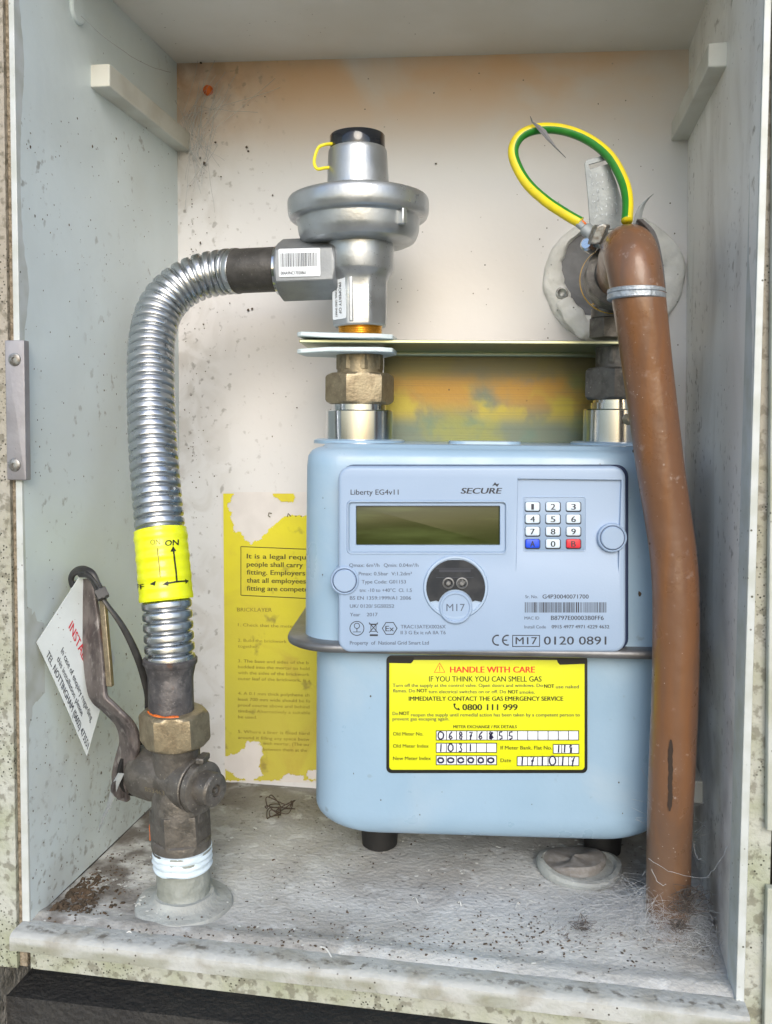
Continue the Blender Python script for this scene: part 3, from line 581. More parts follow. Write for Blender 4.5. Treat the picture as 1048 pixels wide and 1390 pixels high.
A = A if area(A) > 0 else A[::-1]; Bp = Bp if area(Bp) > 0 else Bp[::-1]; g.rings([[(x, FY+.0009, z) for x, z in A], [(x, FY+.0032, z) for x, z in Bp]], False, False); g.build('display_bezel', 'bezel', mo, ang=80)
# keypad
KY = FY+.0022
rimline(rr(710, 674, 796, 749, 4), .0007, KY, .0005, 'keypad_rim', 'face2', mo)
g = MB(); g.slab(mp(rr(712, 676, 794, 747, 3), KY), KY-.0003, KY+.0002, .0001); g.build('keypad_mat', 'bezel', mo)
keys = [['1', '2', '3'], ['4', '5', '6'], ['7', '8', '9'], ['A', '0', 'B']]
for r_ in range(4):
    for c_ in range(3):
        px = 723+c_*27.8; py = 688+r_*16.8; k = keys[r_][c_]; m = {'A': 'keyb', 'B': 'keyr'}.get(k, 'key')
        g = MB(); g.slab(mp(rr(px-10.6, py-6.9, px+10.6, py+7.1, 3), KY-.0004), KY-.00045, KY+.0001, .0001); ko = g.build('key_surround', 'ink', mo)
        g = MB(); g.slab(mp(rr(px-9.6, py-6.3, px+9.6, py+5.7, 2.6), KY-.0016), KY-.0016, KY, .0006); kb = g.build('key', m, mo, label='%s key' % {'A': 'blue A', 'B': 'red B'}.get(k, k))
        P = Print(lambda x, y: M(x, y, KY-.00168)); P.text(k, px, py+3.8, 6.0 if k != '1' else 3.2, 8.0, .03, 0, align='c'); P.build('key_character', ['ink'], kb)
# round seal caps
for px, py in ((468, 788), (831, 730)):
    c = M(px, py, FY); r = 16/ppm(.06); g = MB(); g.lathe((c[0], .0, c[2]), [(-.002, r*1.25), (.0135, r*1.25), (.0145, r*1.2), (.0148, r*1.12), (.0143, r*1.04), (.0143, r*1.0), (.0152, r*.96), (.0155, r*.9)], (0, -1, 0), 48); g.build('seal_cap', 'face', mo)
    g = MB(); g.lathe((c[0], 0, c[2]), [(.01435, r*1.075), (.01437, r*.99)], (0, -1, 0), 48, False, False); g.build('seal_cap_groove', 'gap', mo)
# optical port
c = M(618.5, 798, FY); k = 1/ppm(.055)
g = MB(); g.lathe((c[0], 0, c[2]+1*k), [(.010, 45*k), (.0138, 45*k), (.0148, 43.5*k), (.0149, 41*k), (.0142, 40*k), (.0138, 20*k)], (0, -1, 0), 64); g.build('optical_port_ring', 'face2', mo)
pts = [(618.5+40*math.cos(t), 799-40*math.sin(t)) for t in [math.pi*(-.15)+i*math.pi*1.3/30 for i in range(31)]]
pts = [(max(578.5, min(658.5, x)), max(760, y)) for x, y in pts]
# flat bottom with a bite for the button
bite = [(618.5+24*math.cos(t), 824-24*math.sin(t)) for t in [math.pi*(.9)-i*math.pi*.8/12 for i in range(13)]]
poly = pts+[(592, 815)]+bite+[(645, 815)]
g = MB(); p2 = mp(poly, FY-.0012); p2 = p2 if area(p2) > 0 else p2[::-1]; g.rings([[(x, FY-.0002, z) for x, z in p2], [(x, FY-.0013, z) for x, z in p2]]); sw = g.build('sensor_window', 'smoke', mo, ang=30)
for px in (608.5, 627): 
    c = M(px, 791, FY); g = MB(); g.lathe((c[0], 0, c[2]), [(.0146, 8.2*k), (.0156, 8.0*k), (.0157, 6.6*k), (.0148, 5.4*k), (.0148, 3.5*k), (.0158, 2.8*k)], (0, -1, 0), 28); g.build('sensor_eye', 'seam', sw)
P = Print(lambda x, y: M(x, y, FY-.0014)); P.rect(592, 771, 643, 772); P.rect(592, 783.5, 643, 784.4); P.rect(596, 773, 639, 776.5); P.build('print', ['ink'], sw)
c = M(618.5, 824, FY); g = MB(); g.lathe((c[0], 0, c[2]), [(.012, 23*k), (.0150, 23*k), (.0157, 21.5*k), (.0157, 19.5*k), (.0148, 18.5*k), (.0148, .1*k)], (0, -1, 0), 48); bt = g.build('optical_button', 'face', mo)
P = Print(lambda x, y: M(x, y, FY-.00136)); P.text('M17', 618.5, 829.5, 25, 10, 0, 0, align='c'); P.build('button_print', ['inkl'], bt)
# printing on the faceplate
P = Print(lambda x, y: M(x, y, FY-.00012)); T = P.text
T('Liberty EG4v11', 476, 671.5, 65, 7.2, .003, 0)
T('SECURE', 625.5, 670, 54, 7.8, .055, 0, slant=.28); P.poly([(668, 660), (672, 654.5), (676, 660), (672, 658.3)]); P.poly([(672, 658), (678, 656), (675, 661)])
for x, y, wd, t in ((474, 769.5, 41, 'Qmax: 6m³/h'), (521, 769.5, 47, 'Qmin: 0.04m³/h'), (487, 781, 72, 'Pmax: 0.5bar  V:1.2dm³'), (491, 792, 60, 'Type Code: G01153'), (488, 803.5, 71, 'tm: -10 to +40°C  Cl. 1.5'), (475, 814, 83, 'BS EN 1359:1999/A1 2006'), (475, 825, 60, 'UK/ 0120/ SGS0252'), (475, 836.5, 14, 'Year'), (498, 836.5, 14.5, '2017')):
    T(t, x, y, wd, 4.8, .006, 1)
T('TRAC13ATEX0026X', 544, 853, 61, 4.8, .006, 1); T('II 3 G Ex ic nA IIA T6', 544, 861, 61, 4.8, .006, 1); T('Property  of  National Grid Smart Ltd', 475, 875, 107, 5., .006, 1)
P.ring(484.5, 853, 9.5, 1.1, 0); P.ring(484.5, 849.5, 3.6, 1, 0); P.rect(484, 853, 485, 858, 0); P.rect(479, 857.4, 490, 858.2, 0)
P.line([(501, 845), (513, 859)], 1.1, 0); P.line([(513, 845), (501, 859)], 1.1, 0); P.frame(503.5, 848, 510.5, 857, .9); P.rect(501, 846.6, 513, 847.6); P.rect(502, 861, 513, 863.5)
P.line([(519, 853), (524, 845), (534, 845), (539, 853), (534, 861), (524, 861)], 1.3, 0, True); T('Ex', 529, 856.8, 11.5, 7.4, .01, 0, align='c')
T('Sr. No.', 713, 812, 17, 4.3, .005, 1); T('G4P30040071700', 736.5, 812.5, 62.5, 5.6, .008, 0); P.bars(712.5, 817.5, 824.5, 831.5, 52, 5)
T('MAC ID', 712, 841, 20, 4.2, .006, 1); T('B8797E00003B0FF6', 748, 841.5, 71.5, 5.8, .008, 0); T('Install Code', 712, 853, 29, 4.2, .004, 1); T('0915 4977 4971 4229 4632', 749, 853, 78, 4.6, .004, 0)
T('0120 0891', 738.5, 875, 84.5, 11.2, .006, 0); T('M17', 713.5, 874.5, 0.+30, 9.6, .004, 0, align='c') if False else T('M17', 700, 874.5, 29, 9.8, .004, 0); P.frame(696, 862.5, 732.5, 877.5, 1.1)
def arc(cx, cy, r, a0, a1, n=14): return [(cx+r*math.cos(R(a0+(a1-a0)*i/n)), cy+r*math.sin(R(a0+(a1-a0)*i/n))) for i in range(n+1)]
P.line(arc(675.5, 869, 6.6, -75, -285), 1.9, 0); P.line(arc(689, 869, 6.6, -75, -285), 1.9, 0); P.rect(682.6, 868.2, 688.5, 869.8)
P.build('print', ['ink', 'inkl'], fp)
P = Print(lambda x, y: M(x, y, FY-.00005)); P.rect(609, 633.8, 688, 634.8)
# yellow warning label on the lower casing
LY = .0003
g = MB(); g.slab(mp(rr(524.5, 890, 797.5, 1049.5, 7), LY), LY, .0012, .0001); lab = g.build('warning_label', 'black', mo)
g = MB(); g.slab(mp(rr(528.5, 896, 793.5, 1045, 4.5), LY-.00015), LY-.00015, LY+.0001, .00005); g.build('label_ground', 'yel', lab)
P = Print(lambda x, y: M(x, y, LY-.0003)); T = P.text
def X(cx_): return 500+cx_/3.275
def Yc(cy_): return 880+cy_/3.275
def TT(t, x0, x1, yb_, h, bold, mi): T(t, X(x0), Yc(yb_), (x1-x0)/3.275, h/3.275, bold, mi)
P.poly([(526, 892), (562, 892), (561, 897), (558, 900.5), (528, 900)], 0); P.poly([(755, 893), (797, 893), (797, 901), (760, 902.5), (757, 899)], 0)
P.line([(X(293), Yc(107)), (X(317), Yc(66)), (X(341), Yc(107))], 1.5, 1, True); P.rect(X(315.5), Yc(78), X(319), Yc(95), 1); P.rect(X(315.5), Yc(98), X(319), Yc(102), 1)
TT('HANDLE WITH CARE', 364, 740, 108, 27, .045, 1); TT('IF YOU THINK YOU CAN SMELL GAS', 270, 770, 148, 24, .008, 0)
TT('Turn off the supply at the control valve. Open doors and windows. Do', 108, 776, 172, 15, .004, 2); TT('NOT', 782, 826, 176, 16, .04, 0); TT('use naked', 834, 936, 178, 15, .004, 2)
TT('flames. Do', 110, 208, 196, 15, .004, 2); TT('NOT', 216, 262, 196, 16, .04, 0); TT('turn electrical switches on or off. Do', 268, 612, 200, 15, .004, 2); TT('NOT', 622, 666, 201, 16, .04, 0); TT('smoke.', 672, 740, 202, 15, .004, 2)
TT('IMMEDIATELY CONTACT THE GAS EMERGENCY SERVICE', 180, 866, 233, 19, .035, 0); TT('0800 111 999', 419, 663, 275, 27, .035, 0)
P.line([(X(382), Yc(250)), (X(384), Yc(262)), (X(392), Yc(270)), (X(404), Yc(272))], 1.7, 0); P.line([(X(379), Yc(248)), (X(388), Yc(250))], 2.2, 0); P.line([(X(398), Yc(266)), (X(405), Yc(275))], 2.2, 0)
TT('Do', 108, 132, 297, 15, .004, 2); TT('NOT', 138, 182, 297, 16, .04, 0); TT('reopen the supply until remedial action has been taken by a competent person to', 190, 940, 303, 15, .004, 2); TT('prevent gas escaping again.', 108, 360, 321, 15, .004, 2)
TT('METER EXCHANGE / FIX DETAILS', 378, 660, 355, 13, .03, 0)
TT('Old Meter No.', 110, 244, 388, 16, .004, 0); TT('Old Meter Index', 110, 268, 442, 16, .004, 0); TT('New Meter Index', 110, 278, 497, 16, .004, 0); TT('If Meter Bank. Flat No.', 588, 816, 450, 16, .004, 0); TT('Date', 588, 634, 506, 16, .004, 0)
def cells(x0, x1, y0, y1, n):
    P.poly([(X(x0), Yc(y0)), (X(x1), Yc(y0)), (X(x1), Yc(y1)), (X(x0), Yc(y1))], 3)
    for i in range(n+1): x = X(x0+(x1-x0)*i/n); P2.rect(x-.5, Yc(y0), x+.5, Yc(y1))
    P2.rect(X(x0)-.5, Yc(y0)-.5, X(x1)+.5, Yc(y0)+.5); P2.rect(X(x0)-.5, Yc(y1)-.5, X(x1)+.5, Yc(y1)+.5)
P2 = Print(lambda x, y: M(x, y, LY-.00045)); PH = Print(lambda x, y: M(x, y, LY-.0006))
cells(302, 935, 367, 408, 14); cells(302, 570, 422, 463, 6); cells(822, 936, 428, 467, 3); cells(302, 570, 478, 518, 6); cells(662, 936, 482, 522, 6)
P.build('print', ['black', 'red', 'ink', 'sticker'], lab); P2.build('ruled_boxes', ['black'], lab)
STK = {'0': [arc(0, 0, 1, 0, 360, 16)], '1': [[(0.1, -1), (0, 1)]], '3': [[(-.6, -.9), (.5, -.9), (-.1, -.1), (.6, .4), (.2, 1), (-.6, .9)]], '5': [[(.6, -1), (-.4, -.9), (-.5, 0), (.4, .1), (.4, .8), (-.5, 1)]],
       '6': [[(.5, -1), (-.3, -.3), (-.6, .5), (-.1, 1), (.5, .6), (.2, .1), (-.4, .3)]], '7': [[(-.6, -.8), (.6, -.9), (.1, 0), (-.2, 1.2)], [(-.4, .1), (.5, 0)]], '8': [[(.4, -.7), (-.2, -1), (-.5, -.5), (.4, .3), (.2, 1), (-.4, .8), (-.3, .2), (.4, -.4), (.3, -.8)]],
       '9': [[(.5, -.6), (0, -1), (-.5, -.5), (-.1, 0), (.5, -.4), (.4, .3), (.1, 1.1)]]}
def hand(t, x0, dx, y, sx, sy, wd=1.25, jit=.3):
    for i, ch in enumerate(t):
        for s_ in STK.get(ch, []):
            PH.line([(X(x0+i*dx)+a*sx*1.1+rnd.uniform(-jit, jit), Yc(y)+b*sy+rnd.uniform(-jit, jit)) for a, b in s_], wd*1.45)
hand('06876855', 322, 44.5, 388, 3.4, 5.0, 1.3); hand('6', 548, 1, 388, 3, 4, 1.8); hand('1031', 322, 44, 442, 3., 5.2); hand('119', 846, 27, 447, 2.6, 5.2, 1.3); hand('000000', 322, 44.5, 498, 3.4, 3.2, 1.7); hand('171017', 684, 45, 500, 3.8, 6.2, 1.3)
PH.build('handwriting', ['pen'], lab)

# ================================================================== BRACKET, UNIONS, REGULATOR
br = thing('meter_bracket', 'iridescent passivated steel bracket bar above the meter', 'bracket', tuple(MF.o), PHI)
pf = .045; zp = M(600, 461.5, pf)[2]
xa = M(406, 465, pf)[0]; xb = M(905, 461, pf)[0]
g = MB(); g.box((xa, pf, zp-.0022), (xb, .1135, zp)); g.build('top_plate', 'plate', br, bevel=.0005)
xa2 = M(521, 480, .112)[0]; g = MB(); g.box((xa2, .1135, zt-.06), (xb, .1158, zp)); g.build('back_plate', 'passiv', br, bevel=.0005)
g = MB()
g.tube([(xa2, .1125, zp-.0035), (xb, .1125, zp-.0035)], .0022, 12); g.build('folded_edge', 'plate', br)
for (ya, yb_), sgn, nm in (((452, 461.3), 1, 0), ((470, 480), -1, 0)):
    cx_ = UL[0]; pl = [(cx_-.040, .045), (cx_-.037, .041), (cx_-.018, .036), (cx_+.014, .036), (cx_+.023, .042), (cx_+.025, .066), (cx_+.016, .09), (cx_-.022, .09), (cx_-.038, .07)]
    z_a = zp+.0001 if sgn > 0 else zp-.0085; th = .0030
    tl = .0016 if sgn > 0 else -.001
    g = MB(); bot = [(x, y, z_a+(0 if sgn > 0 else 0)+tl*(x < cx_-.03)) for x, y in pl]; g.rings([bot, [(x, y, z+th) for x, y, z in bot]]); g.build('plastic_washer', 'washer', br, bevel=.0006, label='upper washer' if sgn > 0 else 'lower washer')
def zM(py, yl=.066, px=CX): return M(px, py, yl)[2]
def union(label, U, nutpx, ys, m1, m2, grp='union nuts above the meter'):
    t = thing('union_fitting', label, 'pipe fitting', MF.world((U[0], U[1], 0)), PHI, grp)
    y0, y1, y2, px = ys; k_ = 1/ppm(.13)
    za, zb_, zc = zM(y2, px=px), zM(y1, px=px), zM(y0, px=px)
    g = MB(); g.lathe((0, 0, 0), [(za-.006, .0165), (za+.001, .0165)], seg=40); g.build('lower_sleeve', 'zinc', t)
    g = MB(); g.hexn((0, 0, 0), za, zb_, nutpx*k_*1.04, rot=R(12)); g.build('nut', m1, t)
    g = MB(); g.lathe((0, 0, 0), [(zb_-.001, .0155), (zc-.004, .0155), (zc-.004, .0158), (zc, .0158)], seg=32); g.hexn((0, 0, 0), zb_+.002, zc, .0163, rot=R(15), sides=8, ch=.05); g.build('tailpiece', m2, t)
    return t
zw = zp-.0052
union('dull brass union nut on the left meter socket', UL, 46, (482, 507, 549, 488), 'brass', 'brass')
union('darker brown union nut beside the brown pipe', UR, 46, (467, 500, 543, 838), 'bronze', 'bronze')
# regulator
Uw = MF.world((UL[0], UL[1], 0)); RY = Uw[1]; K = 1/ppm(RY)
def zr(py, px=486): return at(px, py, RY)[2]
axw = (Uw[0], Uw[1])
rg = thing('gas_regulator', 'silver die cast pressure regulator with disc shaped housing', 'regulator', (axw[0], axw[1], zr(455)))
rg.rotation_euler = (0, R(-1.3), 0)
zo = zr(455)
def L(prof): return [(zr(py)-zo, hw*K) for py, hw in prof]
g = MB(); pr = [(zr(458)-zo, 30*K)]
for i in range(5): za = zr(456-i*2.6)-zo; pr += [(za, 29*K), (za+.0006, 31*K)]
g.lathe((0, 0, 0), pr+[(zr(440)-zo, 29*K)], seg=40); g.build('threaded_spigot', 'brassb', rg)
g = MB(); nseg = 64; rs = []
for py, hw, sq in ((444, 35.5, .8), (442, 38, .9), (437, 38.5, 1), (395, 39.5, 1), (383, 40, .9), (376, 42, .3), (371, 46, 0), (367, 47.5, 0), (345, 48, 0), (331, 48.5, 0)):
    r_ = []
    for i in range(nseg):
        t = 2*math.pi*i/nseg; c_, s_ = math.cos(t), math.sin(t); a8 = (t+R(22.5-8)) % R(45)-R(22.5); q = 1/math.cos(a8)*.955
        rad = hw*K*((1-sq)+sq*q); r_.append((c_*rad, s_*rad, zr(py)-zo))
    rs.append(r_)
g.rings(rs); body = g.build('lower_body', 'alu', rg, ang=25)
g = MB(); g.box((-.0035, -39.8*K, zr(440)-zo), (-.0010, -30*K, zr(372)-zo)); g.build('cast_rib', 'alu', rg, bevel=.0006)
g = MB(); g.lathe((0, 0, 0), L([(334, 46), (333.5, 60), (332.5, 70), (330, 76), (326, 79.5), (320, 82), (316, 83), (302, 84.5), (300.5, 86), (300, 90), (299.4, 92), (297.5, 94.3), (294, 96), (289, 97), (277, 97.3), (273.5, 96.6), (271, 95), (269.5, 92), (268.8, 88), (268.6, 84), (267.5, 82), (265.5, 80.5), (263, 45)]), seg=96); g.build('diaphragm_housing', 'alu', rg, ang=22)
for a in (-38, 40, 150):
    g = MB(); c_, s_ = math.cos(R(a)), math.sin(R(a)); g.rings([[(c_*r_*K-s_*w_*K, s_*r_*K+c_*w_*K, zr(py)-zo) for r_, w_ in ((80, -5), (92, -4), (92, 4), (80, 5))] for py in (320, 297)])
    g.build('clamp_lug', 'alu', rg, bevel=.0008)
g = MB(); g.lathe((0, 0, 0), L([(266, 43.5), (262, 43), (252, 42.5), (210, 40.5), (206, 40), (204, 39)]), seg=64); g.build('spring_tower', 'alu', rg)
g = MB(); g.lathe((0, 0, 0), L([(206, 37.5), (203, 38), (186, 38), (184.5, 37), (184.3, 35), (186, 33)]), seg=56); g.build('end_cap', 'cap', rg)
# seal wire loop
p_ = [at(x, y, RY-dy) for x, y, dy in ((458, 194, .010), (447, 195, .014), (438, 199, .015), (432.5, 212, .016), (432, 222, .016), (436, 228, .016), (445, 227, .013), (458, 226, .006))]
g = MB(); g.tube([tuple(Vector(q)-Vector((axw[0], axw[1], zo))) for q in spline(p_, 8)], .0011, 10); g.build('seal_wire', 'wire', rg)
# side inlet: faceted block
hy = RY-.004; hc = at(415, 364, hy); xe = at(383, 364, hy)[0]-axw[0]; zc = hc[2]-zo
g = MB(); g.hexn((xe, hy-axw[1], zc), 0, -xe-.012, .0212, ax=(1, 0, 0), rot=R(-30), ch=.05); ib = g.build('inlet_block', 'alur', rg, bevel=.0012)
g = MB(); g.lathe((xe-.003, hy-axw[1], zc), [(0, .0150), (.001, .0165), (.006, .0165)], ax=(1, 0, 0), seg=40); g.build('inlet_thread', 'zinc', rg)
yfs = hy-axw[1]-.0212*math.cos(math.pi/6)-.0002
RGF = Frame((axw[0], axw[1], zo))
def RP(px, py, yl): return RGF.at(px, py, yl)
P = Print(lambda x, y: RP(x, y, yfs-.00065)); P.bars(383, 341.5, 434, 360, 34, 3); P.text('004A9NC17020861', 383, 370.5, 34, 4.2, .01)
g = MB(); g.slab([(lambda q: (q[0], q[2]))(RP(a, b, yfs)) for a, b in rr(380.5, 335.5, 437, 374, 2)], yfs-.00055, yfs+.002, .0002); st_ = g.build('barcode_sticker', 'sticker', rg)
P.build('print', ['ink'], st_)
# property sticker on a flat of the lower body, seen at an angle
an = R(-127); ap = 38.9*K*.955+.0006; nx, ny = math.cos(an), math.sin(an); tx, ty = -ny, nx
def SP(u, v, d=0.): return ((nx*(ap+d)+tx*u), (ny*(ap+d)+ty*u), v)
zl0, zl1 = zr(436)-zo, zr(377)-zo; uw = .0064
g = MB(); pg = rr(-uw, zl0, uw, zl1, .0012); g.rings([[SP(u, v, -.0006) for u, v in pg], [SP(u, v, 0) for u, v in pg]]); st_ = g.build('property_sticker', 'sticker', rg)
def smap(x, y): # x along the text (downwards), y across
    return SP(.0046-(y)*1., zl1-.001-x, .00015)
P = Print(lambda x, y: smap(x*(zl1-zl0)/60., y*.0135/26.)); P.text('PROPERTY OF', 9, 6.5+2, 42, 5., .01); P.text('NATIONAL GRID SMART', 9, 15.5, 46, 3.8, .006); P.build('print', ['ink'], st_)

# ================================================================== FLEXIBLE HOSE
hp = [(233, 985, .040), (232, 940, .041), (231, 895, .043), (228, 845, .045), (223.5, 785, .049), (218, 725, .054), (212, 660, .062), (207, 590, .073), (205, 520, .087), (206.5, 463, .100), (217, 421, .111), (240, 393, .119), (270, 376.5, .124), (303, 369.5, .126), (335, 367.5, hy), (392, 365, hy)]
path = spline([at(*q) for q in hp], 40)
# resample by arclength
cum = [0.]
for i in range(1, len(path)): cum.append(cum[-1]+(path[i]-path[i-1]).length)
def atlen(s_):
    s_ = max(0, min(cum[-1]-1e-6, s_)); lo = 0; hi = len(cum)-1
    while hi-lo > 1:
        m_ = (lo+hi)//2
        if cum[m_] <= s_: lo = m_
        else: hi = m_
    return path[lo].lerp(path[lo+1], (s_-cum[lo])/(cum[lo+1]-cum[lo]))
def len_at(px, py):  # arclength of the path point seen nearest a pixel
    best = None
    for i, p in enumerate(path):
        q = np.array(p)-CAM; x = CX+FP*(q@RT)/(q@FW); y = CY-FP*(q@UP)/(q@FW); d = (x-px)**2+(y-py)**2
        if best is None or d < best[0]: best = (d, cum[i])
    return best[1]
hs = thing('flexible_hose', 'corrugated stainless steel gas hose curving up to the regulator', 'hose', at(231, 935, .041))
ho = Vector(hs.location)
sA, sB, sC, sD, sE = len_at(231, 901), len_at(225, 812), len_at(218, 722), len_at(322, 368), len_at(386, 365)
def corr(s0, s1, pitch, r0, amp, name, mt, sub=14, seg=56, par=hs, phase=0., **kw):
    n = int((s1-s0)/pitch)+1; pitch = (s1-s0)/n; N_ = n*sub; rs = []; u = Vector((1, 0, 0)); 
    for i in range(N_+1):
        s_ = s0+(s1-s0)*i/N_; p = atlen(s_); t = (atlen(s_+.0008)-atlen(s_-.0008)).normalized(); u = (u-t*u.dot(t)).normalized(); v = t.cross(u)
        ph = (i/sub+phase) % 1.; f = 1-abs(2*ph-1)**2.4; f = f if f > 0 else 0; rr_ = r0-amp+amp*(math.sin(f*math.pi/2)**.9 if f > 0 else 0)
        rs.append([tuple(p-ho+(u*math.cos(a)+v*math.sin(a))*rr_) for a in [2*math.pi*k/seg for k in range(seg)]])
    g = MB(); g.rings(rs); return g.build(name, mt, par, ang=180, **kw)
rH = .0156
corr(sC-.004, sD+.002, .0064, rH, .0027, 'corrugated_tube', 'hose', label='long upper run of tight corrugations')
corr(sA, sB+.006, .0066, rH*.98, .0031, 'corrugated_tube', 'hose', label='short lower run of wide corrugations')
def cyl(s0, s1, rfun, name, mt, seg=56, n=30, par=hs, **k):
    rs = []; u = Vector((1, 0, 0))
    for i in range(n+1):
        f = i/n; s_ = s0+(s1-s0)*f; p = atlen(s_); t = (atlen(s_+.001)-atlen(s_-.001)).normalized(); u = (u-t*u.dot(t)).normalized(); v = t.cross(u); r_ = rfun(f)
        rs.append([tuple(p-ho+(u*math.cos(a)+v*math.sin(a))*r_) for a in [2*math.pi*q/seg for q in range(seg)]])
    g = MB(); g.rings(rs); return g.build(name, mt, par, **k)
def bandr(f): return .0164+.00018*math.sin(f*math.pi*14)+.00012*math.sin(f*23)
tp = cyl(sB-.001, sC+.001, bandr, 'marking_tape', 'tape', n=80)
def colr(f): return .0142+.0022*max(0, (f-.72)/.28)**1.3 - .0004*math.sin(f*3.1)
cyl(len_at(233, 980), sA+.002, colr, 'lower_collar', 'collar')
g = MB(); pc = at(231, 897, .043); g.lathe(tuple(Vector(pc)-ho), [(-.002, .0160), (-.001, .0166), (.0015, .0166), (.0025, .0155)], seg=48); g.build('collar_lip', 'collar', hs)
cyl(sD, sE, lambda f: .0150+(.0004 if f < .06 else 0)+(.0005 if f > .97 else 0), 'upper_sleeve', 'sleeve')
cyl(sE-.0005, sE+.006, lambda f: .0140, 'threaded_end', 'zinc', n=4)
P = Print(lambda x, y: (0, 0, 0))
# print wrapped round the tape: meet each line of sight with the tape's own surface
def tapemap(x, y):
    s_ = len_tab(y); c = atlen(s_); cc = Vector(c); rad = .0166+.00012
    Fr = Vector(at(x, y, cc.y)) - cc; dx = max(-rad*.985, min(rad*.985, Fr.x)); q = Vector((dx, -math.sqrt(rad*rad-dx*dx)-.0002, Fr.z)); 
    # correct the sideways shift of the nearer surface point
    kk = (cc.y+q.y-CAM[1])/(cc.y-CAM[1]); X_ = CAM[0]+(at(x, y, cc.y)[0]-CAM[0])*kk; dx = max(-rad*.985, min(rad*.985, X_-cc.x)); q = Vector((dx, -math.sqrt(rad*rad-dx*dx), 0))
    Z_ = CAM[2]+(at(x, y, cc.y)[2]-CAM[2])*kk
    return tuple(Vector((cc.x+q.x, cc.y+q.y, Z_))-ho)
_tab = {}
def len_tab(y):
    k_ = round(y*2)
    if k_ not in _tab: _tab[k_] = len_at(222, y)
    return _tab[k_]
P = Print(tapemap)
P.text('ON', 222, 741.5, 15, 7.6, .02, 0); P.line([(231.5, 747), (233, 762), (235, 778), (236, 791)], 1.8, 0); P.poly([(231, 742.5), (228, 750), (234.6, 749.5)], 0)
P.line([(223, 793), (235, 791.3), (248, 792)], 2.2, 0); P.poly([(219.5, 793.5), (226, 789.5), (226.5, 796)], 0); P.poly([(251.5, 792), (245, 788.5), (245.5, 795.5)], 0)
P.text('FF', 189, 799, 10, 7, .02, 0, ang=-6); P.poly([(205, 792), (212, 788), (211, 794.5)], 0); P.text('O', 255.5, 797, 6, 8, .02, 0); P.text('ON', 205, 739, 11, 7, 0, 1); P.line([(213, 744), (214.5, 758), (216, 772), (217, 784)], 1.2, 1)
P.build('print', ['black', 'inkp'], tp)

# ================================================================== CONTROL VALVE
VY = .040; vb = onz(250, 1228, 0); VY0 = vb[1]
KV = 1/ppm(.040)
va = thing('control_valve', 'tarnished gunmetal gas control valve with brass union nut', 'valve', at(245, 1150, VY))
vo = Vector(va.location)
def A2(px, py, Y=VY): return Vector(at(px, py, Y))-vo
a0 = A2(248, 1175); a1 = A2(236, 965); axv = (a1-a0).normalized()
def prof_ax(ps, o_=None):
    """stack given by (px y, half width px) along the valve axis"""
    out = []
    for py, hw in ps: out.append(((A2(245, py-(17 if py > 1040 else 9)).z-a0.z)/axv.z, hw*KV))
    return out
g = MB(); g.lathe(tuple(a0), prof_ax([(1125, 41), (1110, 40), (1092, 38), (1075, 35), (1050, 34), (1030, 35), (1015, 36), (1008, 36)]), ax=tuple(axv), seg=48); g.build('valve_body', 'bronze', va)
g = MB(); q = prof_ax([(1160, 0), (1112, 0)]); g.hexn(tuple(a0), q[0][0], q[1][0], 44*KV, ax=tuple(axv), rot=R(22), ch=.08); g.build('hexagon_base', 'bronze', va)
g = MB(); g.lathe(tuple(a0), prof_ax([(1171, 38), (1168, 42.5), (1160, 44), (1153, 43), (1151, 40)]), ax=tuple(axv), seg=48); g.build('base_ring', 'bronze', va)
g = MB(); q = prof_ax([(1019, 0), (973, 0)]); g.hexn(tuple(a0), q[0][0], q[1][0], 51*KV, ax=tuple(axv), rot=R(18), ch=.14); g.build('union_nut', 'brass', va)
# orange paste round the collar and down the left of the base
cc_ = a0+axv*prof_ax([(974, 0)])[0][0]
g = MB(); g.tube([tuple(cc_+Vector((math.cos(t)*.0148, math.sin(t)*.0148, .0003*math.sin(t*9)))) for t in [R(195+i*6) for i in range(19)]], .0012, 8); g.build('jointing_paste', 'sealant', va)
g = MB(); g.tube([tuple(A2(*q_)) for q_ in ((207, 1112, .036), (205, 1122, .036), (206, 1130, .036), (206, 1140, .036))], .0014, 8); g.build('jointing_paste', 'sealant', va)
# cross barrel: right end comes towards the camera
bc = A2(238, 1057); bx = Vector((math.cos(R(-24)), math.sin(R(-24)), 0)).normalized()
hb = 66*KV/bx.x; g = MB(); rB = 41*KV
g.lathe(tuple(bc), [(-hb, rB*.80), (-hb+.0012, rB*.92), (-hb+.004, rB*1.0), (-.015, rB*1.0), (-.004, rB*.86), (.006, rB*.84), (.016, rB*.92), (hb*.60, rB*.93), (hb*.62, rB*.90)], ax=tuple(bx), seg=56); g.build('plug_barrel', 'bronze', va)
g = MB(); g.lathe(tuple(bc), [(hb*.62, rB*.84), (hb*.66, rB*.84)], ax=tuple(bx), seg=48); g.build('dark_joint', 'hide', va)
g = MB(); g.lathe(tuple(bc), [(hb*.66, rB*.86), (hb*.665, rB*.90), (hb*.80, rB*.90), (hb*.82, rB*.84)], ax=tuple(bx), seg=48); g.build('washer', 'bronze', va)
nc = bc+Vector((0, 0, .0005)); g = MB(); g.lathe(tuple(nc), [(hb*.80, rB*.60), (hb*1.10, rB*.58), (hb*1.14, rB*.50), (hb*1.145, rB*.22), (hb*1.08, rB*.20), (hb*1.08, rB*.09), (hb*1.15, rB*.08)], ax=tuple(bx), seg=40); g.build('end_bolt', 'bronze', va)
g = MB(); tb = bc+bx*hb*.7; g.box(tuple(tb+Vector((-.001, -.006, .0155))), tuple(tb+Vector((.0045, .006, .0195)))); g.build('stop_lug', 'bronze', va, bevel=.001)
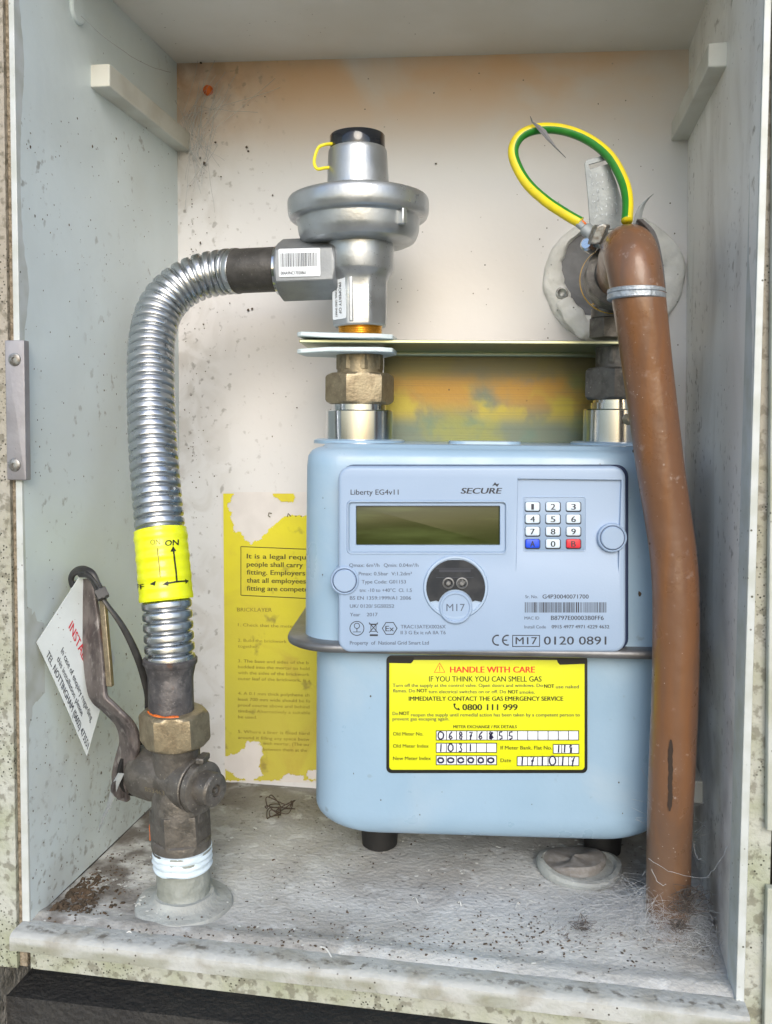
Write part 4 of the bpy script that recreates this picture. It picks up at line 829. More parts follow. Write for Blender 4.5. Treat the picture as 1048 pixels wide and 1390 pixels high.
g = MB(); g.lathe(tuple(bc), [(-hb-.0035, rB*.98), (-hb-.003, rB*1.02), (-hb-.0005, rB*1.02)], ax=tuple(bx), seg=48); g.build('lever_washer', 'hide', va)
# cast characters on the barrel
P = Print(lambda x, y: tuple(bmap(x, y)))
def bmap(x, y):
    base = A2(x, y, VY-.008)
    # find the surface in front of the barrel, about its own axis
    for _ in range(1):
        q_ = base-bc; al = q_.dot(bx); h_ = q_.z; rad = rB*.935 if True else rB
        h_ = max(-rad*.9, min(rad*.9, h_)); sd_ = Vector((bx.y, -bx.x, 0)); sd_ = sd_ if sd_.y < 0 else -sd_
    return bc+bx*al+sd_*math.sqrt(rad*rad-h_*h_)+Vector((0, 0, h_))
P.text('BS3463', 201, 1072, 40, 6., .01); 
P.build('cast_characters', ['brass'], va)
# lever
lv = [(168, 1085, .046, 9), (163, 1060, .043, 12), (168, 1035, .042, 13), (176, 1010, .040, 15), (171, 985, .037, 16), (150, 962, .033, 15), (136, 948, .032, 14), (131, 930, .033, 15), (127, 890, .036, 16), (122, 850, .039, 17), (117, 812, .042, 17), (115, 786, .044, 15)]
pts = spline([Vector((*at(q[0], q[1], q[2]),)) for q in lv], 6); wds = spline([Vector((q[3], 0, 0)) for q in lv], 6)
g = MB(); rs = []
for i, p in enumerate(pts):
    t = (pts[min(i+1, len(pts)-1)]-pts[max(i-1, 0)]).normalized(); wv = Vector((.93, -.36, 0)); wv = (wv-t*wv.dot(t)).normalized(); nv = t.cross(wv); hw = wds[i].x*KV*1.28; th = .0019
    rs.append([tuple(p-vo+wv*a_*hw+nv*b_*th) for a_, b_ in ((-1, -.6), (-.85, -1), (.85, -1), (1, -.6), (1, .6), (.85, 1), (-.85, 1), (-1, .6))])
g.rings(rs); lev = g.build('lever', 'lever', va, bevel=.0004)
g = MB(); rs = []
for q in ((137, 812, .0385), (141, 860, .0355), (145, 905, .0325), (147, 932, .0305)):
    p = Vector(at(*q))-vo; rs.append([tuple(p+Vector(o_)) for o_ in ((-.0016, 0, 0), (.0026, -.001, 0), (.0026, .003, 0), (-.0016, .003, 0))])
g.rings(rs); g.build('worn_edge', 'brass', lev, bevel=.0005)
g = MB(); q = Vector(at(168, 1068, .040))-vo; g.lathe(tuple(q-bx*.004), [(-.002, .005), (0, .007), (.003, .0075)], ax=tuple(bx), seg=20); g.build('lever_bolt', 'lever', lev)
# frayed grey tail of tape below the lever
tl_ = thing('tape_scrap', 'thin frayed grey strip hanging below the valve lever', 'scrap', at(162, 1060, .036))
g = MB(); rs = []
for px, py, w_ in ((164, 1050, 5), (158, 1062, 5.5), (153, 1078, 4.5), (147, 1095, 3.5), (141, 1110, 2.5), (134, 1127, .8)):
    p = Vector(at(px, py, .036))-tl_.location; rs.append([tuple(p+Vector((a_*w_*KV, b_*.0004+.001*math.sin(py), 0))) for a_, b_ in ((-1, 0), (0, -1.5), (1, 0), (0, 1))])
g.rings(rs); g.build('strip', 'tag', tl_)

# riser pipe with tape, and floor collar
rp = thing('riser_pipe', 'short galvanised riser pipe wrapped in white tape below the valve', 'pipe', (vb[0], vb[1], 0))
ro = Vector(rp.location); top = Vector(at(247, 1141, VY))-ro; dz = top.z; ax_ = (top-Vector((0, 0, 0))).normalized(); LN = top.length
def rpr(f): return .0168
g = MB(); rs = []; nn = 26
for i in range(nn+1):
    f = i/nn; p = top*f; r_ = .0162+.0015*(f > .55)*min(1, (f-.55)*6)+.0004*noise.noise(Vector((f*9, 1, 1)))
    rs.append([tuple(Vector((p.x, p.y, p.z))+Vector((math.cos(a), math.sin(a), 0))*(r_+.0004*noise.noise(Vector((math.cos(a)*2, math.sin(a)*2, f*6))))) for a in [2*math.pi*k/40 for k in range(40)]])
g.rings(rs); g.build('pipe', 'galv', rp)
g = MB(); rs = []
for i in range(13):
    f = i/12; rs.append([])
    for k_ in range(56):
        a = 2*math.pi*k_/56; low = .66+.035*noise.noise(Vector((math.cos(a)*1.5, math.sin(a)*1.5, 5)))*2; ff = low-.04+(.97-low)*f; p = top*ff
        r_ = .0180+.0004*math.sin(f*20)+.0005*noise.noise(Vector((math.cos(a)*3, math.sin(a)*3, f*4))); rs[-1].append(tuple(p+Vector((math.cos(a), math.sin(a), 0))*r_))
g.rings(rs); g.build('sealing_tape', 'ptfe', rp)
fc = thing('floor_collar', 'dusty grey disc collar around the riser pipe on the floor', 'collar', (vb[0], vb[1], 0))
g = MB(); rs = []
for h_, r_ in ((-.002, .0295), (.0015, .0298), (.0030, .029), (.0036, .0275), (.0040, .022), (.0060, .0190), (.0085, .0180), (.0085, .0155)):
    rs.append([((r_+.0007*noise.noise(Vector((math.cos(a)*2, math.sin(a)*2, 2))))*math.cos(a), (r_+.0007*noise.noise(Vector((math.cos(a)*2, math.sin(a)*2, 2))))*math.sin(a), h_+.0004*noise.noise(Vector((math.cos(a)*3, math.sin(a)*3, h_*200)))) for a in [2*math.pi*k/64 for k in range(64)]])
g.rings(rs); g.build('disc', 'cement', fc)

# ================================================================== TAG AND CABLE TIE
tg = thing('paper_tag', 'white card tag with red heading hanging behind the lever', 'tag', at(105, 790, .035))
to = Vector(tg.location)
cA_, cB, cC = Vector(at(110, 780, .0405)), Vector(at(50, 872, .009)), Vector(at(118, 1026, .036))
cD = cA_+(cC-cB)*.74; nT = (cC-cB).cross(cA_-cB).normalized()
if nT.y > 0: nT = -nT
def bend(u, v): p = (cB*(1-u)+cC*u)*(1-v)+(cA_*(1-u)+cD*u)*v; return p+nT*(.0012*math.sin(u*3.1)*(1-v))
g = MB(); n_ = 12; vs = []; fs = []
for off_ in (0, .0005):
    for j in range(n_+1):
        for i in range(n_+1): vs.append(bend(i/n_, j/n_)-nT*off_-to)
S1 = (n_+1)**2
for j in range(n_):
    for i in range(n_):
        k_ = j*(n_+1)+i; fs += [(k_, k_+1, k_+n_+2, k_+n_+1), (S1+k_, S1+k_+n_+1, S1+k_+n_+2, S1+k_+1)]
bd = [i for i in range(n_+1)]+[j*(n_+1)+n_ for j in range(1, n_+1)]+[n_*(n_+1)+i for i in range(n_-1, -1, -1)]+[j*(n_+1) for j in range(n_-1, 0, -1)]
for i in range(len(bd)): a_, b_ = bd[i], bd[(i+1) % len(bd)]; fs.append((a_, b_, S1+b_, S1+a_))
g.add(vs, fs); card = g.build('card', 'paper', tg, ang=60)
# text runs along B->C, its top towards A: card coordinates in px along u (0..168) and v (0..108)
def cardmap(x, y): return tuple(bend(x/168., y/108.)+nT*.0002-to)
P = Print(lambda x, y: cardmap(x, -y)); 
P.text('TEL. NOTTINGHAM (0602) 473551', 22, -4, 142, 7.6, .02, 0); P.text('this installation please', 41, -16, 88, 6.6, .008, 0); P.text('In case of enquiry regarding', 41, -27, 112, 7., .008, 0); P.text('INSTALL', 33, -54, 64, 11, .02, 1); 
P.build('print', ['ink', 'redtag'], card)
ti = thing('cable_tie', 'black nylon cable tie looped round the lever top', 'cable tie', at(140, 810, .034)); tio = Vector(ti.location)
def T3(P_): return [tuple(q-tio) for q in spline([at(*p) for p in P_], 10)]
g = MB(); g.tube(T3([(99, 797, .040), (96.5, 786, .040), (101, 777, .039), (112, 773.5, .037), (124, 779, .035), (131, 793, .034), (137, 804, .0335)]), .0017, 10, flat=1.6)
g.tube(T3([(137, 806, .032), (128, 790, .032), (118, 781, .033), (108, 780, .036)]), .0015, 10, flat=1.5); g.build('loop', 'tie', ti)
g = MB(); p = Vector(at(138, 806, .0325))-tio; g.hexn(tuple(p), -.0035, .0035, .0048, ax=(.5, -.1, -.8), sides=4, ch=.15); g.build('head', 'tie', ti)
g = MB(); g.tube(T3([(137, 808, .033), (147, 823, .033), (163, 845, .035), (177, 870, .038), (189, 898, .041), (197, 925, .044), (201, 945, .046), (201, 972, .048)]), .0019, 10, flat=.5, rf=lambda f: .0011+.0013*min(1, f*2)); g.build('tail', 'tie', ti)

# ================================================================== OUTLET: WALL SLEEVE, ELBOW, BROWN PIPE
ws = thing('wall_sleeve', 'white plaster ring with grey putty around the pipe hole', 'pipe sleeve', at(832, 375, D-.001)); wo = Vector(ws.location)
KD = 1/ppm(D-.006); g = MB(); rs = []; nS = 72
ctr = Vector(at(832, 378, D))-wo
for r_, h_ in ((91, .000), (90, .004), (87, .006), (80, .0068), (68, .0062), (62, .003), (60, -.002)):
    rr_l = []
    for k_ in range(nS):
        a = 2*math.pi*k_/nS; nz = noise.noise(Vector((math.cos(a)*2.2, math.sin(a)*2.2, r_*.03))); nz2 = noise.noise(Vector((math.cos(a)*6, math.sin(a)*6, r_*.05+2))); R0_ = (r_+nz*(3 if r_ > 85 else 9)+nz2*(1.2 if r_ > 85 else 6))*KD
        if r_ < 70 and math.cos(a) < -.2: R0_ += 12*KD*max(0, math.sin(a)+.4)
        rr_l.append((ctr.x+math.cos(a)*R0_, ctr.y-h_-.0030*noise.noise(Vector((math.cos(a)*7, math.sin(a)*4, r_*.1+5)))*(h_ > .001), ctr.z+math.sin(a)*R0_*.93))
    rs.append(rr_l)
g.rings(rs, False, False); g.build('plaster_ring', 'plaster', ws, ang=80)
g = MB(); n_ = 30; vs = []; fs = []
for j in range(n_+1):
    for i in range(n_*2):
        a = 2*math.pi*i/(n_*2); r_ = 84*KD*j/n_; x_ = math.cos(a)*r_; z_ = math.sin(a)*r_*.9; h_ = .0045+.004*noise.noise(Vector((x_*45, z_*45, 1)))+.0018*noise.noise(Vector((x_*130, z_*130, 3))); h_ *= 1-(j/n_)**6
        vs.append((ctr.x+x_, ctr.y-h_+.0015, ctr.z+z_))
for j in range(n_):
    for i in range(n_*2): k_ = j*n_*2+i; k2 = j*n_*2+(i+1) % (n_*2); fs.append((k_, k2, k2+n_*2, k_+n_*2))
g.add(vs, fs); g.build('putty', 'putty', ws, ang=80)
g = MB(); c = Vector(at(763, 398, D-.008))-wo; g.lathe(tuple(c), [(-.004, .0048), (0, .0048), (.0012, .0044), (.0014, .0034), (.0008, .0026), (.0003, .0010)], (0, -1, 0), 28); g.build('fixing_screw', 'screw', ws)
g = MB(); q_ = [Vector(at(*p))-wo for p in ((764, 408, D-.010), (774, 422, D-.011), (786, 440, D-.011), (800, 456, D-.009))]
g.tube([tuple(p) for p in spline(q_, 8)], .008, 14, flat=.6, rf=lambda f: .0065+.003*math.sin(f*3.1)+.0008*math.sin(f*17)); g.build('plaster_smear', 'plaster', ws)

URw = MF.world((UR[0], UR[1], 0)); EY = URw[1]; EX = at(828, 440, EY)[0]
el = thing('elbow_fitting', 'dirty bronze elbow fitting rising behind the brown pipe', 'pipe fitting', (EX, EY, at(828, 460, EY)[2])); eo = Vector(el.location); KE = 1/ppm(EY)
def ze(py): return at(828, py, EY)[2]-eo.z
g = MB(); g.hexn((0, 0, 0), 0, ze(432), 27*KE, rot=R(8), ch=.05); g.lathe((0, 0, 0), [(ze(432), 25*KE), (ze(420), 25*KE), (ze(418), 22*KE), (ze(350), 24*KE), (ze(338), 20*KE)], seg=36); g.build('elbow_body', 'bronze', el, bevel=.0005)
g = MB()
for i in range(4): g.lathe((0, 0, 0), [(ze(414-i*4.5), 23*KE), (ze(412.5-i*4.5), 25*KE), (ze(410.5-i*4.5), 23*KE)], seg=36)
g.build('brass_thread', 'brassb', el)
nc = Vector(at(838, 374, .108))-eo; g = MB(); axn = (.06, -1, .05); g.hexn(tuple(nc), -.012, .006, 43/ppm(.112), ax=axn, sides=12, ch=.1); g.lathe(tuple(nc), [(-.03, .013), (-.012, .016), (.006, .0150), (.010, .0145), (.010, .010)], ax=axn, seg=36); g.build('face_nut', 'bronze', el)
g = MB(); g.lathe(tuple(nc), [(-.014, 45/ppm(.112)), (-.0128, 46/ppm(.112)), (-.0115, 45/ppm(.112))], ax=axn, seg=48, cap0=False, cap1=False); g.build('brass_edge_ring', 'brassb', el)
# raised characters on the nut rim
P = Print(lambda x, y: tuple(Vector(at(x, y, .103))-eo)); 
for (x, y, r_) in ((812, 332, 4), (810, 340, 4), (809, 356, 5), (813, 364, 5), (818, 383, 6)): P.line(arc(x, y, r_, 100, 280, 8), 1.4)
P.build('cast_characters', ['brass'], el)

bpz = onz(907, 1262, 0)
bp = thing('brown_pipe', 'brown plastic coated pipe with dark scorch mark running down the right side', 'pipe', (bpz[0], bpz[1], 0)); bo = Vector(bp.location)
bpp = [(840, 386, .125), (842, 372, .098), (847, 352, .076), (853, 341, .062), (858, 352, .052), (862, 372, .048), (867, 405, .047), (873, 450, .048), (879, 500, .050), (888, 570, .051), (897, 640, .052), (907, 705, .053), (914, 755, .053), (917, 800, .052), (917.5, 860, .052), (916.5, 930, .052), (914, 1000, .052), (910.5, 1080, .052), (908, 1160, bpz[1]), (906, 1272, bpz[1])]
bpath = spline([at(*q) for q in bpp], 10)
def brad(f):
    i = f*(len(bpp)-1); k_ = np.interp(i, [0, 1, 2, 3, 4, 5, 6, 7, 9, 11, 13, 16, 19], [.0140, .0142, .0150, .0152, .0151, .0149, .0146, .0141, .0135, .0130, .0130, .0131, .0127]); return float(k_)
g = MB(); g.tube([tuple(p-bo) for p in bpath], .013, 48, rf=brad); g.build('pipe', 'brown', bp, ang=180)
def on_pipe(px, py, Y, dr, rad):  # point on the front of the pipe seen at a pixel offset from its centre line
    c = Vector(at(px, py, Y)); return c
# clamp band
i_ = None
cb = [Vector(at(864.5, 403, .047)), Vector(at(865.5, 409, .047))]; tdir = (cb[1]-cb[0]).normalized()
g = MB(); g.lathe(tuple(cb[0]-tdir*.0022-bo), [(-.0022, .0150), (-.0018, .0158), (.0000, .0159), (.0004, .0153), (.0008, .0159), (.0034, .0160), (.0040, .0152)], ax=tuple((tdir+Vector((.0, 0, -.0))+Vector((-.16, 0, 0))).normalized()), seg=56); g.build('clamp_band', 'clamp', bp)
# scorch mark: a thin irregular patch wrapped on the pipe front
g = MB(); vs = []; fs = []; N_ = 26
for i in range(N_+1):
    py = 1004+(1101-1004)*i/N_; pxc = 910.5-(py-1004)*.012+.35*math.sin(i*.7); hw = 3.0*min(1, 7*min(i/N_, 1-i/N_)+.3)*(1+.12*math.sin(i*1.9))
    cxx = np.interp(py, [1000, 1080, 1160], [914, 910.5, 908])
    for a_ in (-1, 0, 1):
        kk = (.052-.0132-CAM[1])/(.052-CAM[1]); dxp = (pxc+a_*hw-cxx); rad = .01345; dx = dxp/ppm(.052)*kk; c = Vector(at(cxx, py, .052)); rz = CAM[2]+(c.z-CAM[2])*kk
        dd = c.x+(CAM[0]-c.x)*(1-kk)*-0+dx; sx_ = (CAM[0]+(at(pxc+a_*hw, py, .052)[0]-CAM[0])*kk)-c.x
        vs.append((c.x+sx_-bo.x, .052-math.sqrt(max(1e-9, rad*rad-sx_*sx_))-.0004-bo.y, rz-bo.z))
for i in range(N_):
    for j in range(2): k_ = i*3+j; fs.append((k_, k_+1, k_+4, k_+3))
g.add(vs, fs); g.build('scorch_mark', 'mark', bp, fix=False)

# earth clamp with stamped tag and tail
ec = thing('earth_clamp', 'galvanised earth clamp strap with stamped metal tag behind the pipe', 'earth clamp', at(820, 320, .10)); eco = Vector(ec.location)
q4 = [(793, 219, .115), (821, 211, .115), (847, 262, .112), (850, 306, .110), (800, 312, .110)]
Pg = [Vector(at(*q)) for q in q4]
ft = MB(); fr = Frame((0, .113, 0)); poly = [(793.5, 222), (796, 217.5), (818, 211.5), (823, 214), (836, 246), (845, 275), (848, 310), (801, 314), (798, 270)]
out = [(lambda q: (q[0]-eco.x, q[2]-eco.z))(at(a, b, .113)) for a, b in poly]
ft.slab(out, .1125-eco.y, .1140-eco.y, .0003); tag_ = ft.build('stamped_tag', 'tag', ec)
sl = MB(); so2 = [(lambda q: (q[0]-eco.x, q[2]-eco.z))(at(a, b, .112)) for a, b in ((799, 223), (824, 216), (826, 222), (801, 229.5))]
so2 = so2 if area(so2) > 0 else so2[::-1]; sl.rings([[(x, .10-eco.y, z) for x, z in so2], [(x, .13-eco.y, z) for x, z in so2]]); cut(tag_, [sl])
P = Print(lambda x, y: tuple(Vector(at(x, y, .1122))-eco)); gg = random.Random(4)
for r_ in range(6):
    for c_ in range(5):
        x = 803+r_*1.3+c_*7+gg.uniform(-1, 1); y = 240-c_*1.8+r_*11+gg.uniform(-1, 1)
        P.line([(x+gg.uniform(-2, 2), y+gg.uniform(-3, 3)) for _ in range(3)], .9)
P.build('stamped_marks', ['clamp'], tag_)
g = MB(); pp = [(864, 306, .070), (867, 290, .068), (872, 278, .066), (880, 269, .064), (887, 263.5, .063)]; rs = []
for i, q in enumerate(pp):
    p = Vector(at(*q))-eco; w_ = (5.5, 5.2, 4.2, 2.2, .5)[i]/ppm(.066); rs.append([tuple(p+Vector((a_*w_, b_*.0006, a_*w_*.35))) for a_, b_ in ((-1, 0), (0, -1.2), (1, 0), (0, 1))])
g.rings(rs); g.build('strap_tail', 'tag', ec)
g = MB(); ap_ = [Vector(at(*q))-eco for q in ((867, 300, .068), (884, 318, .075), (893, 350, .085), (898, 390, .095), (900, 430, .11))]; rs = []
for i, p in enumerate(spline(ap_, 6)): rs.append([tuple(p+Vector((a_*.0016, b_*.006, 0))) for a_, b_ in ((-1, -1), (1, -1), (1, 1), (-1, 1))])
g.rings(rs); g.build('strap', 'putty', ec, bevel=.0004)
# crimp lug and bolt
g = MB(); cp_ = [Vector(at(*q))-eco for q in ((786, 303, .098), (797, 312, .096), (809, 322, .094), (822, 327, .09))]; g.tube([tuple(p) for p in spline(cp_, 6)], .0045, 18, rf=lambda f: (.0030 if f < .25 else .0046) if f < .6 else .0060, flat=.8); g.build('crimp_lug', 'tag', ec)
g = MB(); c = Vector(at(812, 318, .088))-eco; g.hexn(tuple(c), -.006, .006, .0052, ax=(.35, -.2, .9)); g.build('clamp_bolt', 'screw', ec)
g = MB(); c = Vector(at(799, 333, .092))-eco; g.lathe(tuple(c), [(-.004, .0042), (.003, .0042), (.0045, .003)], ax=(-.4, -.9, .1), seg=24); g.build('rivet', 'zinc', ec)
# earth cable: two-coloured sheath, green on the inside of the loop
ea = thing('earth_cable', 'green and yellow striped earth cable looped above the pipe', 'cable', at(852, 297, .09)); eao = Vector(ea.location)
ep = [(788, 302, .098), (770, 292, .100), (740, 272, .106), (714, 247, .112), (698, 216, .116), (699, 195, .118), (713, 180, .119), (738, 174, .119), (768, 177, .117), (800, 190, .114), (828, 213, .108), (846, 245, .100), (852, 272, .092), (851, 300, .082)]
pts = spline([at(*q) for q in ep], 8); cen = Vector(at(770, 235, .11)); g = MB(); seg = 20; n_ = len(pts); vs = []; fs = []; ms = []
for i, p in enumerate(pts):
    t = (pts[min(i+1, n_-1)]-pts[max(i-1, 0)]).normalized(); inw = cen-p; inw = (inw-t*inw.dot(t)).normalized(); sd_ = t.cross(inw)
    tw = R(-12+14*math.sin(i*.05))
    for k_ in range(seg): a = 2*math.pi*k_/seg+tw; vs.append(p-eao+(inw*math.cos(a)+sd_*math.sin(a))*.0034)
for i in range(n_-1):
    for k_ in range(seg):
        k2 = (k_+1) % seg; fs.append((i*seg+k_, i*seg+k2, (i+1)*seg+k2, (i+1)*seg+k_)); am = (k_+.5)/seg*360; ms.append(1 if (am < 76 or am > 284) else 0)
fs += [tuple(range(seg))[::-1], tuple((n_-1)*seg+k for k in range(seg))]; ms += [0, 0]
g.v = [tuple(v) for v in vs]; g.f = fs; g.m = ms; g.build('sheath', ['cyellow', 'cgreen'], ea, ang=180)
g = MB(); g.tube([tuple(Vector(at(*q))-eao) for q in ((789, 303, .098), (796, 310, .096))], .0022, 10); g.build('copper_strands', 'sealant', ea)
# wisp of dried leaf on the cable
lf = MB(); rs = []
for px, py, w_ in ((720, 158, .4), (723, 166, 1.2), (730, 171, 3), (737, 178, 4), (744, 188, 2.6), (754, 200, 1.2), (768, 214, .4)):
    p = Vector(at(px, py, .113)); rs.append([tuple(p+Vector((a_*w_/ppm(.113), b_*.0004, .3*a_*w_/ppm(.113)))) for a_, b_ in ((-1, 0), (0, -1.5), (1, 0), (0, 1))])
lf.rings(rs); o_ = lf.build('dry_leaf', 'putty'); o_['label'] = 'thin shrivelled leaf draped over the top of the striped cable'; o_['category'] = 'leaf'

# ================================================================== SMALL THINGS ON THE FLOOR
gc = onz(786, 1183, 0); gr = thing('grommet', 'round grey rubber grommet lying under the meter front', 'grommet', (gc[0], gc[1], 0.0005))
g = MB(); rs = []
for h_, r_ in ((0, .0275), (.003, .0285), (.0055, .0275), (.0060, .0245), (.0035, .0225), (.003, .001)):
    rs.append([(r_*math.cos(a)*(1+.03*math.sin(3*a)), r_*math.sin(a)*.92, h_*(1+.25*math.sin(2*a+1))) for a in [2*math.pi*k/56 for k in range(56)]])
g.rings(rs); g.build('rim', 'cement', gr)
g = MB(); rs = []
for h_, r_ in ((.003, .0215), (.008, .0222), (.0095, .020), (.0088, .010), (.0093, .001)): rs.append([(r_*math.cos(a)*(1+.05*math.sin(2*a))-.004, r_*math.sin(a)*.9+.004, h_*.75*(1+.3*math.sin(a+2)+.12*math.sin(3*a))) for a in [2*math.pi*k/48 for k in range(48)]])
g.rings(rs); g.build('flap', 'dust', gr)
wc = onz(378, 1112, 0); wt = MB(); gg = random.Random(11)
wp = [Vector((wc[0], wc[1], .001))]
for i in range(26): wp.append(Vector((wc[0]+gg.uniform(-.010, .011), wc[1]+gg.uniform(-.008, .008), .0012+abs(gg.gauss(.004+.0003*i, .004)))))
wt.tube(spline(wp, 6), .00042, 6); wt.v = [tuple(Vector(v)-Vector((wc[0], wc[1], 0))) for v in wt.v]
o_ = wt.build('wire_scrap', 'rust'); o_.location = (wc[0], wc[1], 0); o_['label'] = 'tangle of rusty wire on the floor left of the meter'; o_['category'] = 'wire'
# crumbs
def chips(name, m, n, fn, seed, smin, smax, flat=.5, long=1.):
    gg = random.Random(seed); g = MB(); k_ = 0
    while k_ < n:
        px, py = fn(gg); p = onz(px, py, 0)
        if p[1] < .0005 or p[1] > D-.002: continue
        if p[0] < .006 or p[0] > .398: continue
        if (p[0]-vb[0])**2+(p[1]-vb[1])**2 < .0295**2 and p[1] > .04: continue
        k_ += 1; s_ = gg.uniform(smin, smax)*gg.uniform(.5, 1); a = gg.uniform(0, 6.3); ca, sa = math.cos(a), math.sin(a); z = fz(p[0], p[1])+.0002; el_ = gg.uniform(1, long)
        if p[1] < .02: z += .002
        if (p[0]-vb[0])**2+(p[1]-vb[1])**2 < .0295**2: z += .004
        base = [(-1, -.8), (.9, -1), (1.1, .7), (-.7, 1)]; v_ = [((x*el_*ca-y*sa)*s_*gg.uniform(.7, 1.2)+p[0], (x*el_*sa+y*ca)*s_*gg.uniform(.7, 1.2)+p[1], z) for x, y in base]; v_ += [((x*el_*ca-y*sa)*s_*.6+p[0], (x*el_*sa+y*ca)*s_*.6+p[1], z+s_*flat*gg.uniform(.6, 1.4)) for x, y in base]
        g.add(v_, [(0, 3, 2, 1), (4, 5, 6, 7), (0, 1, 5, 4), (1, 2, 6, 5), (2, 3, 7, 6), (3, 0, 4, 7)])
    o_ = g.build(name, m, None, smooth=False, fix=False); o_['kind'] = 'stuff'; o_['label'] = {'crumb': 'dark crumbs and grit scattered over the cabinet floor', 'chip': 'pale flakes and paint chips on the cabinet floor'}[m]; o_['category'] = 'debris'; return o_
def f1(gg):
    t = gg.random()
    if t < .30: return gg.gauss(115, 45), gg.gauss(1195, 28)
    if t < .42: return gg.gauss(120, 70), gg.gauss(1281, 6)
    if t < .60: return gg.gauss(430, 220), gg.gauss(1275, 14)
    if t < .72: return gg.gauss(770, 60), gg.gauss(1262, 14)
    if t < .82: return gg.gauss(925, 25), gg.gauss(1245, 22)
    return gg.uniform(180, 980), gg.uniform(1080, 1330)
chips('floor_crumbs', 'crumb', 1500, f1, 3, .0002, .00075, .7, 2.2)
chips('corner_crumbs', 'crumb', 420, lambda gg: (gg.gauss(92, 24), gg.gauss(1218, 16)), 9, .0004, .0017, 1.1, 2.)
chips('floor_flakes', 'chip', 420, lambda gg: (gg.gauss(150, 60), gg.gauss(1222, 18)) if gg.random() < .4 else (gg.uniform(200, 950), gg.uniform(1120, 1320)), 5, .0003, .0012, .18, 2.0)
# splinters, curls
g = MB(); gg = random.Random(8)
for px, py, l_ in ((430, 1290, .012), (560, 1222, .007), (622, 1228, .006), (700, 1235, .008), (170, 1272, .005), (785, 1240, .009)):
    p = Vector(onz(px, py, 0)); a = gg.uniform(-1.2, 1.2); l_ *= gg.uniform(.5, 1.1); g.tube([tuple(p+Vector((math.cos(a)*t*l_, math.sin(a)*t*l_+.2*l_*math.sin(t*3), .0012+.0015*math.sin(t*3.1)))) for t in [i/8 for i in range(9)]], .0005, 6, flat=.5)
o_ = g.build('floor_curls', 'chip'); o_['kind'] = 'stuff'; o_['label'] = 'pale shavings on the cabinet floor'; o_['category'] = 'debris'
# cobwebs: round the foot of the brown pipe and across the corners
g = MB(); gg = random.Random(21)
def strand(p, q, sag, r=.00010, n=7):
    p, q = Vector(p), Vector(q); g.tube([tuple(p.lerp(q, t)+Vector((0, 0, -sag*4*t*(1-t)))+Vector((gg.uniform(-1, 1), gg.uniform(-1, 1), gg.uniform(-1, 1)))*.0004) for t in [i/n for i in range(n+1)]], r, 3)
def fluff(p, q, r, curl):
    p, q = Vector(p), Vector(q); d = (q-p).length; m = [p.lerp(q, t)+Vector((gg.gauss(0, curl), gg.gauss(0, curl), abs(gg.gauss(0, curl*.5))))*d*4*t*(1-t) for t in (0, .25, .5, .75, 1)]
    g.tube(spline(m, 3), r, 3, cap=False)
for i in range(900):
    a = gg.uniform(0, 6.3); h_ = abs(gg.gauss(0, .010)); p = (bpz[0]+math.cos(a)*.0135, bpz[1]+math.sin(a)*.0135, h_+.001)
    a2 = a+gg.gauss(0, .9); d_ = .0135+abs(gg.gauss(0, .011)); q = (bpz[0]+math.cos(a2)*d_, bpz[1]+math.sin(a2)*d_, abs(gg.gauss(0, .003))+.0008)
    if q[1] < .004 or q[0] > .399: continue
    fluff(p, q, .00005, .35)
for i in range(420):
    f0 = onz(gg.gauss(800, 40), gg.gauss(1262, 13), 0); f1_ = onz(gg.gauss(862, 18), gg.gauss(1238, 14), 0); fluff((f0[0], f0[1], .0012), (f1_[0], f1_[1], abs(gg.gauss(.002, .003))), .00005, .22)
for i in range(26):
    a = gg.uniform(2.2, 4.6); fluff((bpz[0]+math.cos(a)*.014, bpz[1]+math.sin(a)*.014, gg.uniform(.005, .03)), (bpz[0]+math.cos(a)*gg.uniform(.02, .035), bpz[1]+math.sin(a)*.02, .001), .00008, .1)
for a_, b_ in (((880, 1165, .04), (962, 1190, .05)), ((960, 1190, .05), (1000, 1120, .03)), ((885, 1180, .04), (905, 1200, .035)), ((941, 1145, .06), (952, 1165, .06))): strand(at(*a_), at(*b_), .004, .00014, 12)
# upper left corner and ceiling
for i in range(60):
    p = at(gg.gauss(262, 14), gg.gauss(175, 30), D-.004); q = at(gg.gauss(300, 35), gg.gauss(125, 25), D-.004) if gg.random() < .5 else at(gg.gauss(270, 15), gg.gauss(230, 25), D-.004); strand(p, q, .001, .00016)
strand(onx(110, 22, .006), at(232, 98, D-.02), .006, .00020, 14)
for i in range(16): strand(at(gg.gauss(875, 10), gg.gauss(1090, 60), .06), at(gg.gauss(960, 8), gg.gauss(1140, 60), .10), .003, .00008)
o_ = g.build('cobwebs', 'web', None, fix=False); o_['kind'] = 'stuff'; o_['label'] = 'pale cobweb strands around the foot of the brown pipe and corners'; o_['category'] = 'cobweb'
# dust clumps beside the foot of the brown pipe
g = MB(); gg = random.Random(5)
for (px, py, Y, s_) in ((938, 1225, .045, .0045), (930, 1240, .040, .005), (790, 1262, 0, .0035), (925, 1262, .03, .004)):
    c = Vector(at(px, py, Y)) if Y else Vector(onz(px, py, .002)); pts_ = [c+Vector((gg.gauss(0, s_), gg.gauss(0, s_*.6), abs(gg.gauss(0, s_)))) for _ in range(60)]
    g.tube(spline(pts_, 3), .00016, 4)
o_ = g.build('dust_fluff', 'dustd', None); o_['kind'] = 'stuff'; o_['label'] = 'dark dust fluff caught in the cobwebs'; o_['category'] = 'dust'
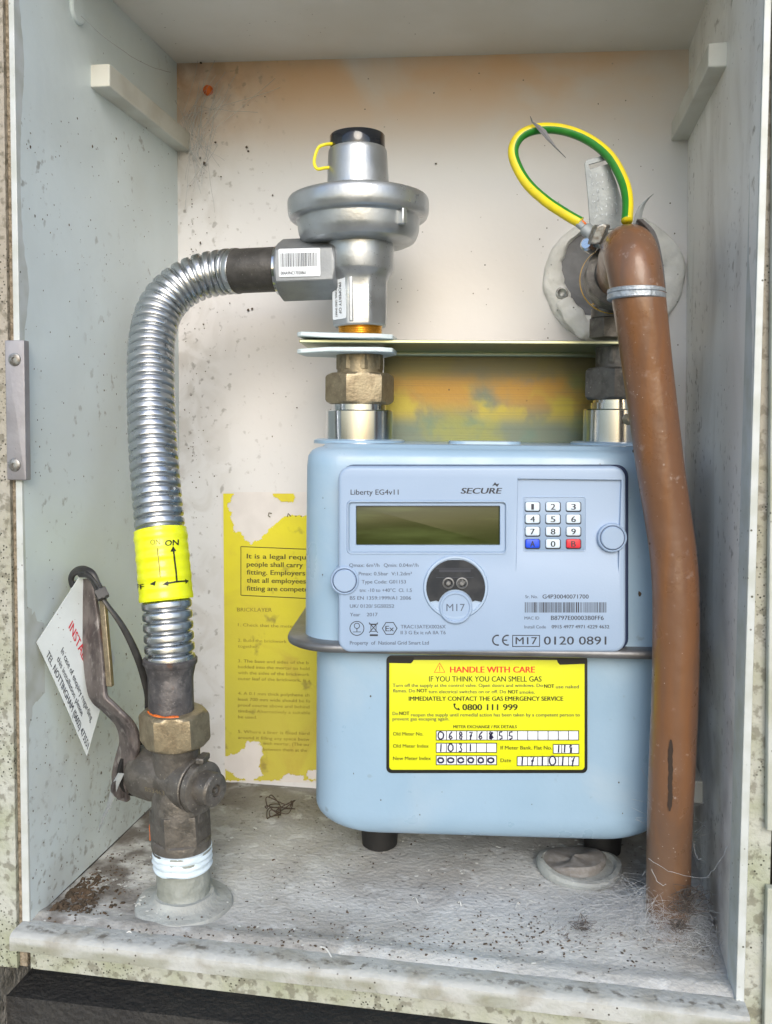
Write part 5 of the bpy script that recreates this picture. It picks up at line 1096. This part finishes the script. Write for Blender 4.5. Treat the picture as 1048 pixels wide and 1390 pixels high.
# specks and scraps stuck on the back panel near the top left corner and along the left edge
g = MB(); gg = random.Random(31)
def blob(c, s_):
    vs = []; 
    for i in range(5): a = i*1.256+gg.uniform(-.3, .3); vs.append((c[0]+math.cos(a)*s_*gg.uniform(.5, 1.2), c[1]-.0001, c[2]+math.sin(a)*s_*gg.uniform(.5, 1.2)))
    vs.append((c[0], c[1]-s_*.6, c[2])); g.add(vs, [(i, (i+1) % 5, 5) for i in range(5)])
for px, py, s_ in ((273, 85, .0016), (278, 222, .0022), (272, 215, .0015), (335, 200, .0012), (337, 205, .001), (293, 193, .0013), (272, 330, .0013), (592, 222, .0010), (540, 250, .0008), (337, 421, .0015), (342, 419, .0012), (276, 440, .001), (370, 265, .0009), (300, 240, .0008), (945, 420, .0012)): blob(at(px, py, D-.0015), s_)
for i in range(150):
    t = gg.random(); px = 250+abs(gg.gauss(0, 22)) if t < .6 else gg.uniform(250, 920); py = gg.uniform(120, 660); blob(at(px, py, D-.0014), gg.uniform(.0002, .0007))
o_ = g.build('wall_specks', 'crumb', cab, smooth=False, kind='stuff')
g = MB(); gg = random.Random(37)
for i in range(420):
    t = gg.random(); py = 150+abs(gg.gauss(0, 330)) if t < .4 else gg.gauss(1080, 110); px = gg.uniform(30, 225)
    if py > 1235 or py < 0: continue
    p = onx(px, py, .0009); 
    if not .002 < p[1] < D-.005: continue
    xw = FLb[0]+(BLb[0]-FLb[0])*p[1]/D; s_ = gg.uniform(.0002, .0007)*(1.6 if gg.random() < .08 else 1); p = onx(px, py, xw+.0010); vs = []
    for k_ in range(5): a = k_*1.256; vs.append((p[0], p[1]+math.cos(a)*s_*gg.uniform(.5, 1.2), p[2]+math.sin(a)*s_*gg.uniform(.5, 1.5)))
    vs.append((p[0]+s_*.5, p[1], p[2])); g.add(vs, [(q, (q+1) % 5, 5) for q in range(5)])
g.build('wall_specks', 'crumb', cab, smooth=False, kind='stuff')
p = onx(104, 14, .001); g = MB(); g.lathe((.0005, p[1], p[2]), [(0, .0085), (.0018, .0085), (.0026, .0075), (.0028, .004), (.0026, .0002)], (1, 0, 0), 32); g.build('screw_cover', 'wall_l', cab)
# orange snail-like blob near the top left corner
c = at(281, 121, D-.003); g = MB(); g.lathe((c[0], c[1]+.003, c[2]), [(0, .0042), (.002, .0038), (.0035, .002), (.004, .0003)], (0, -1, 0), 14); g.build('rust_blob', 'sealant', cab)
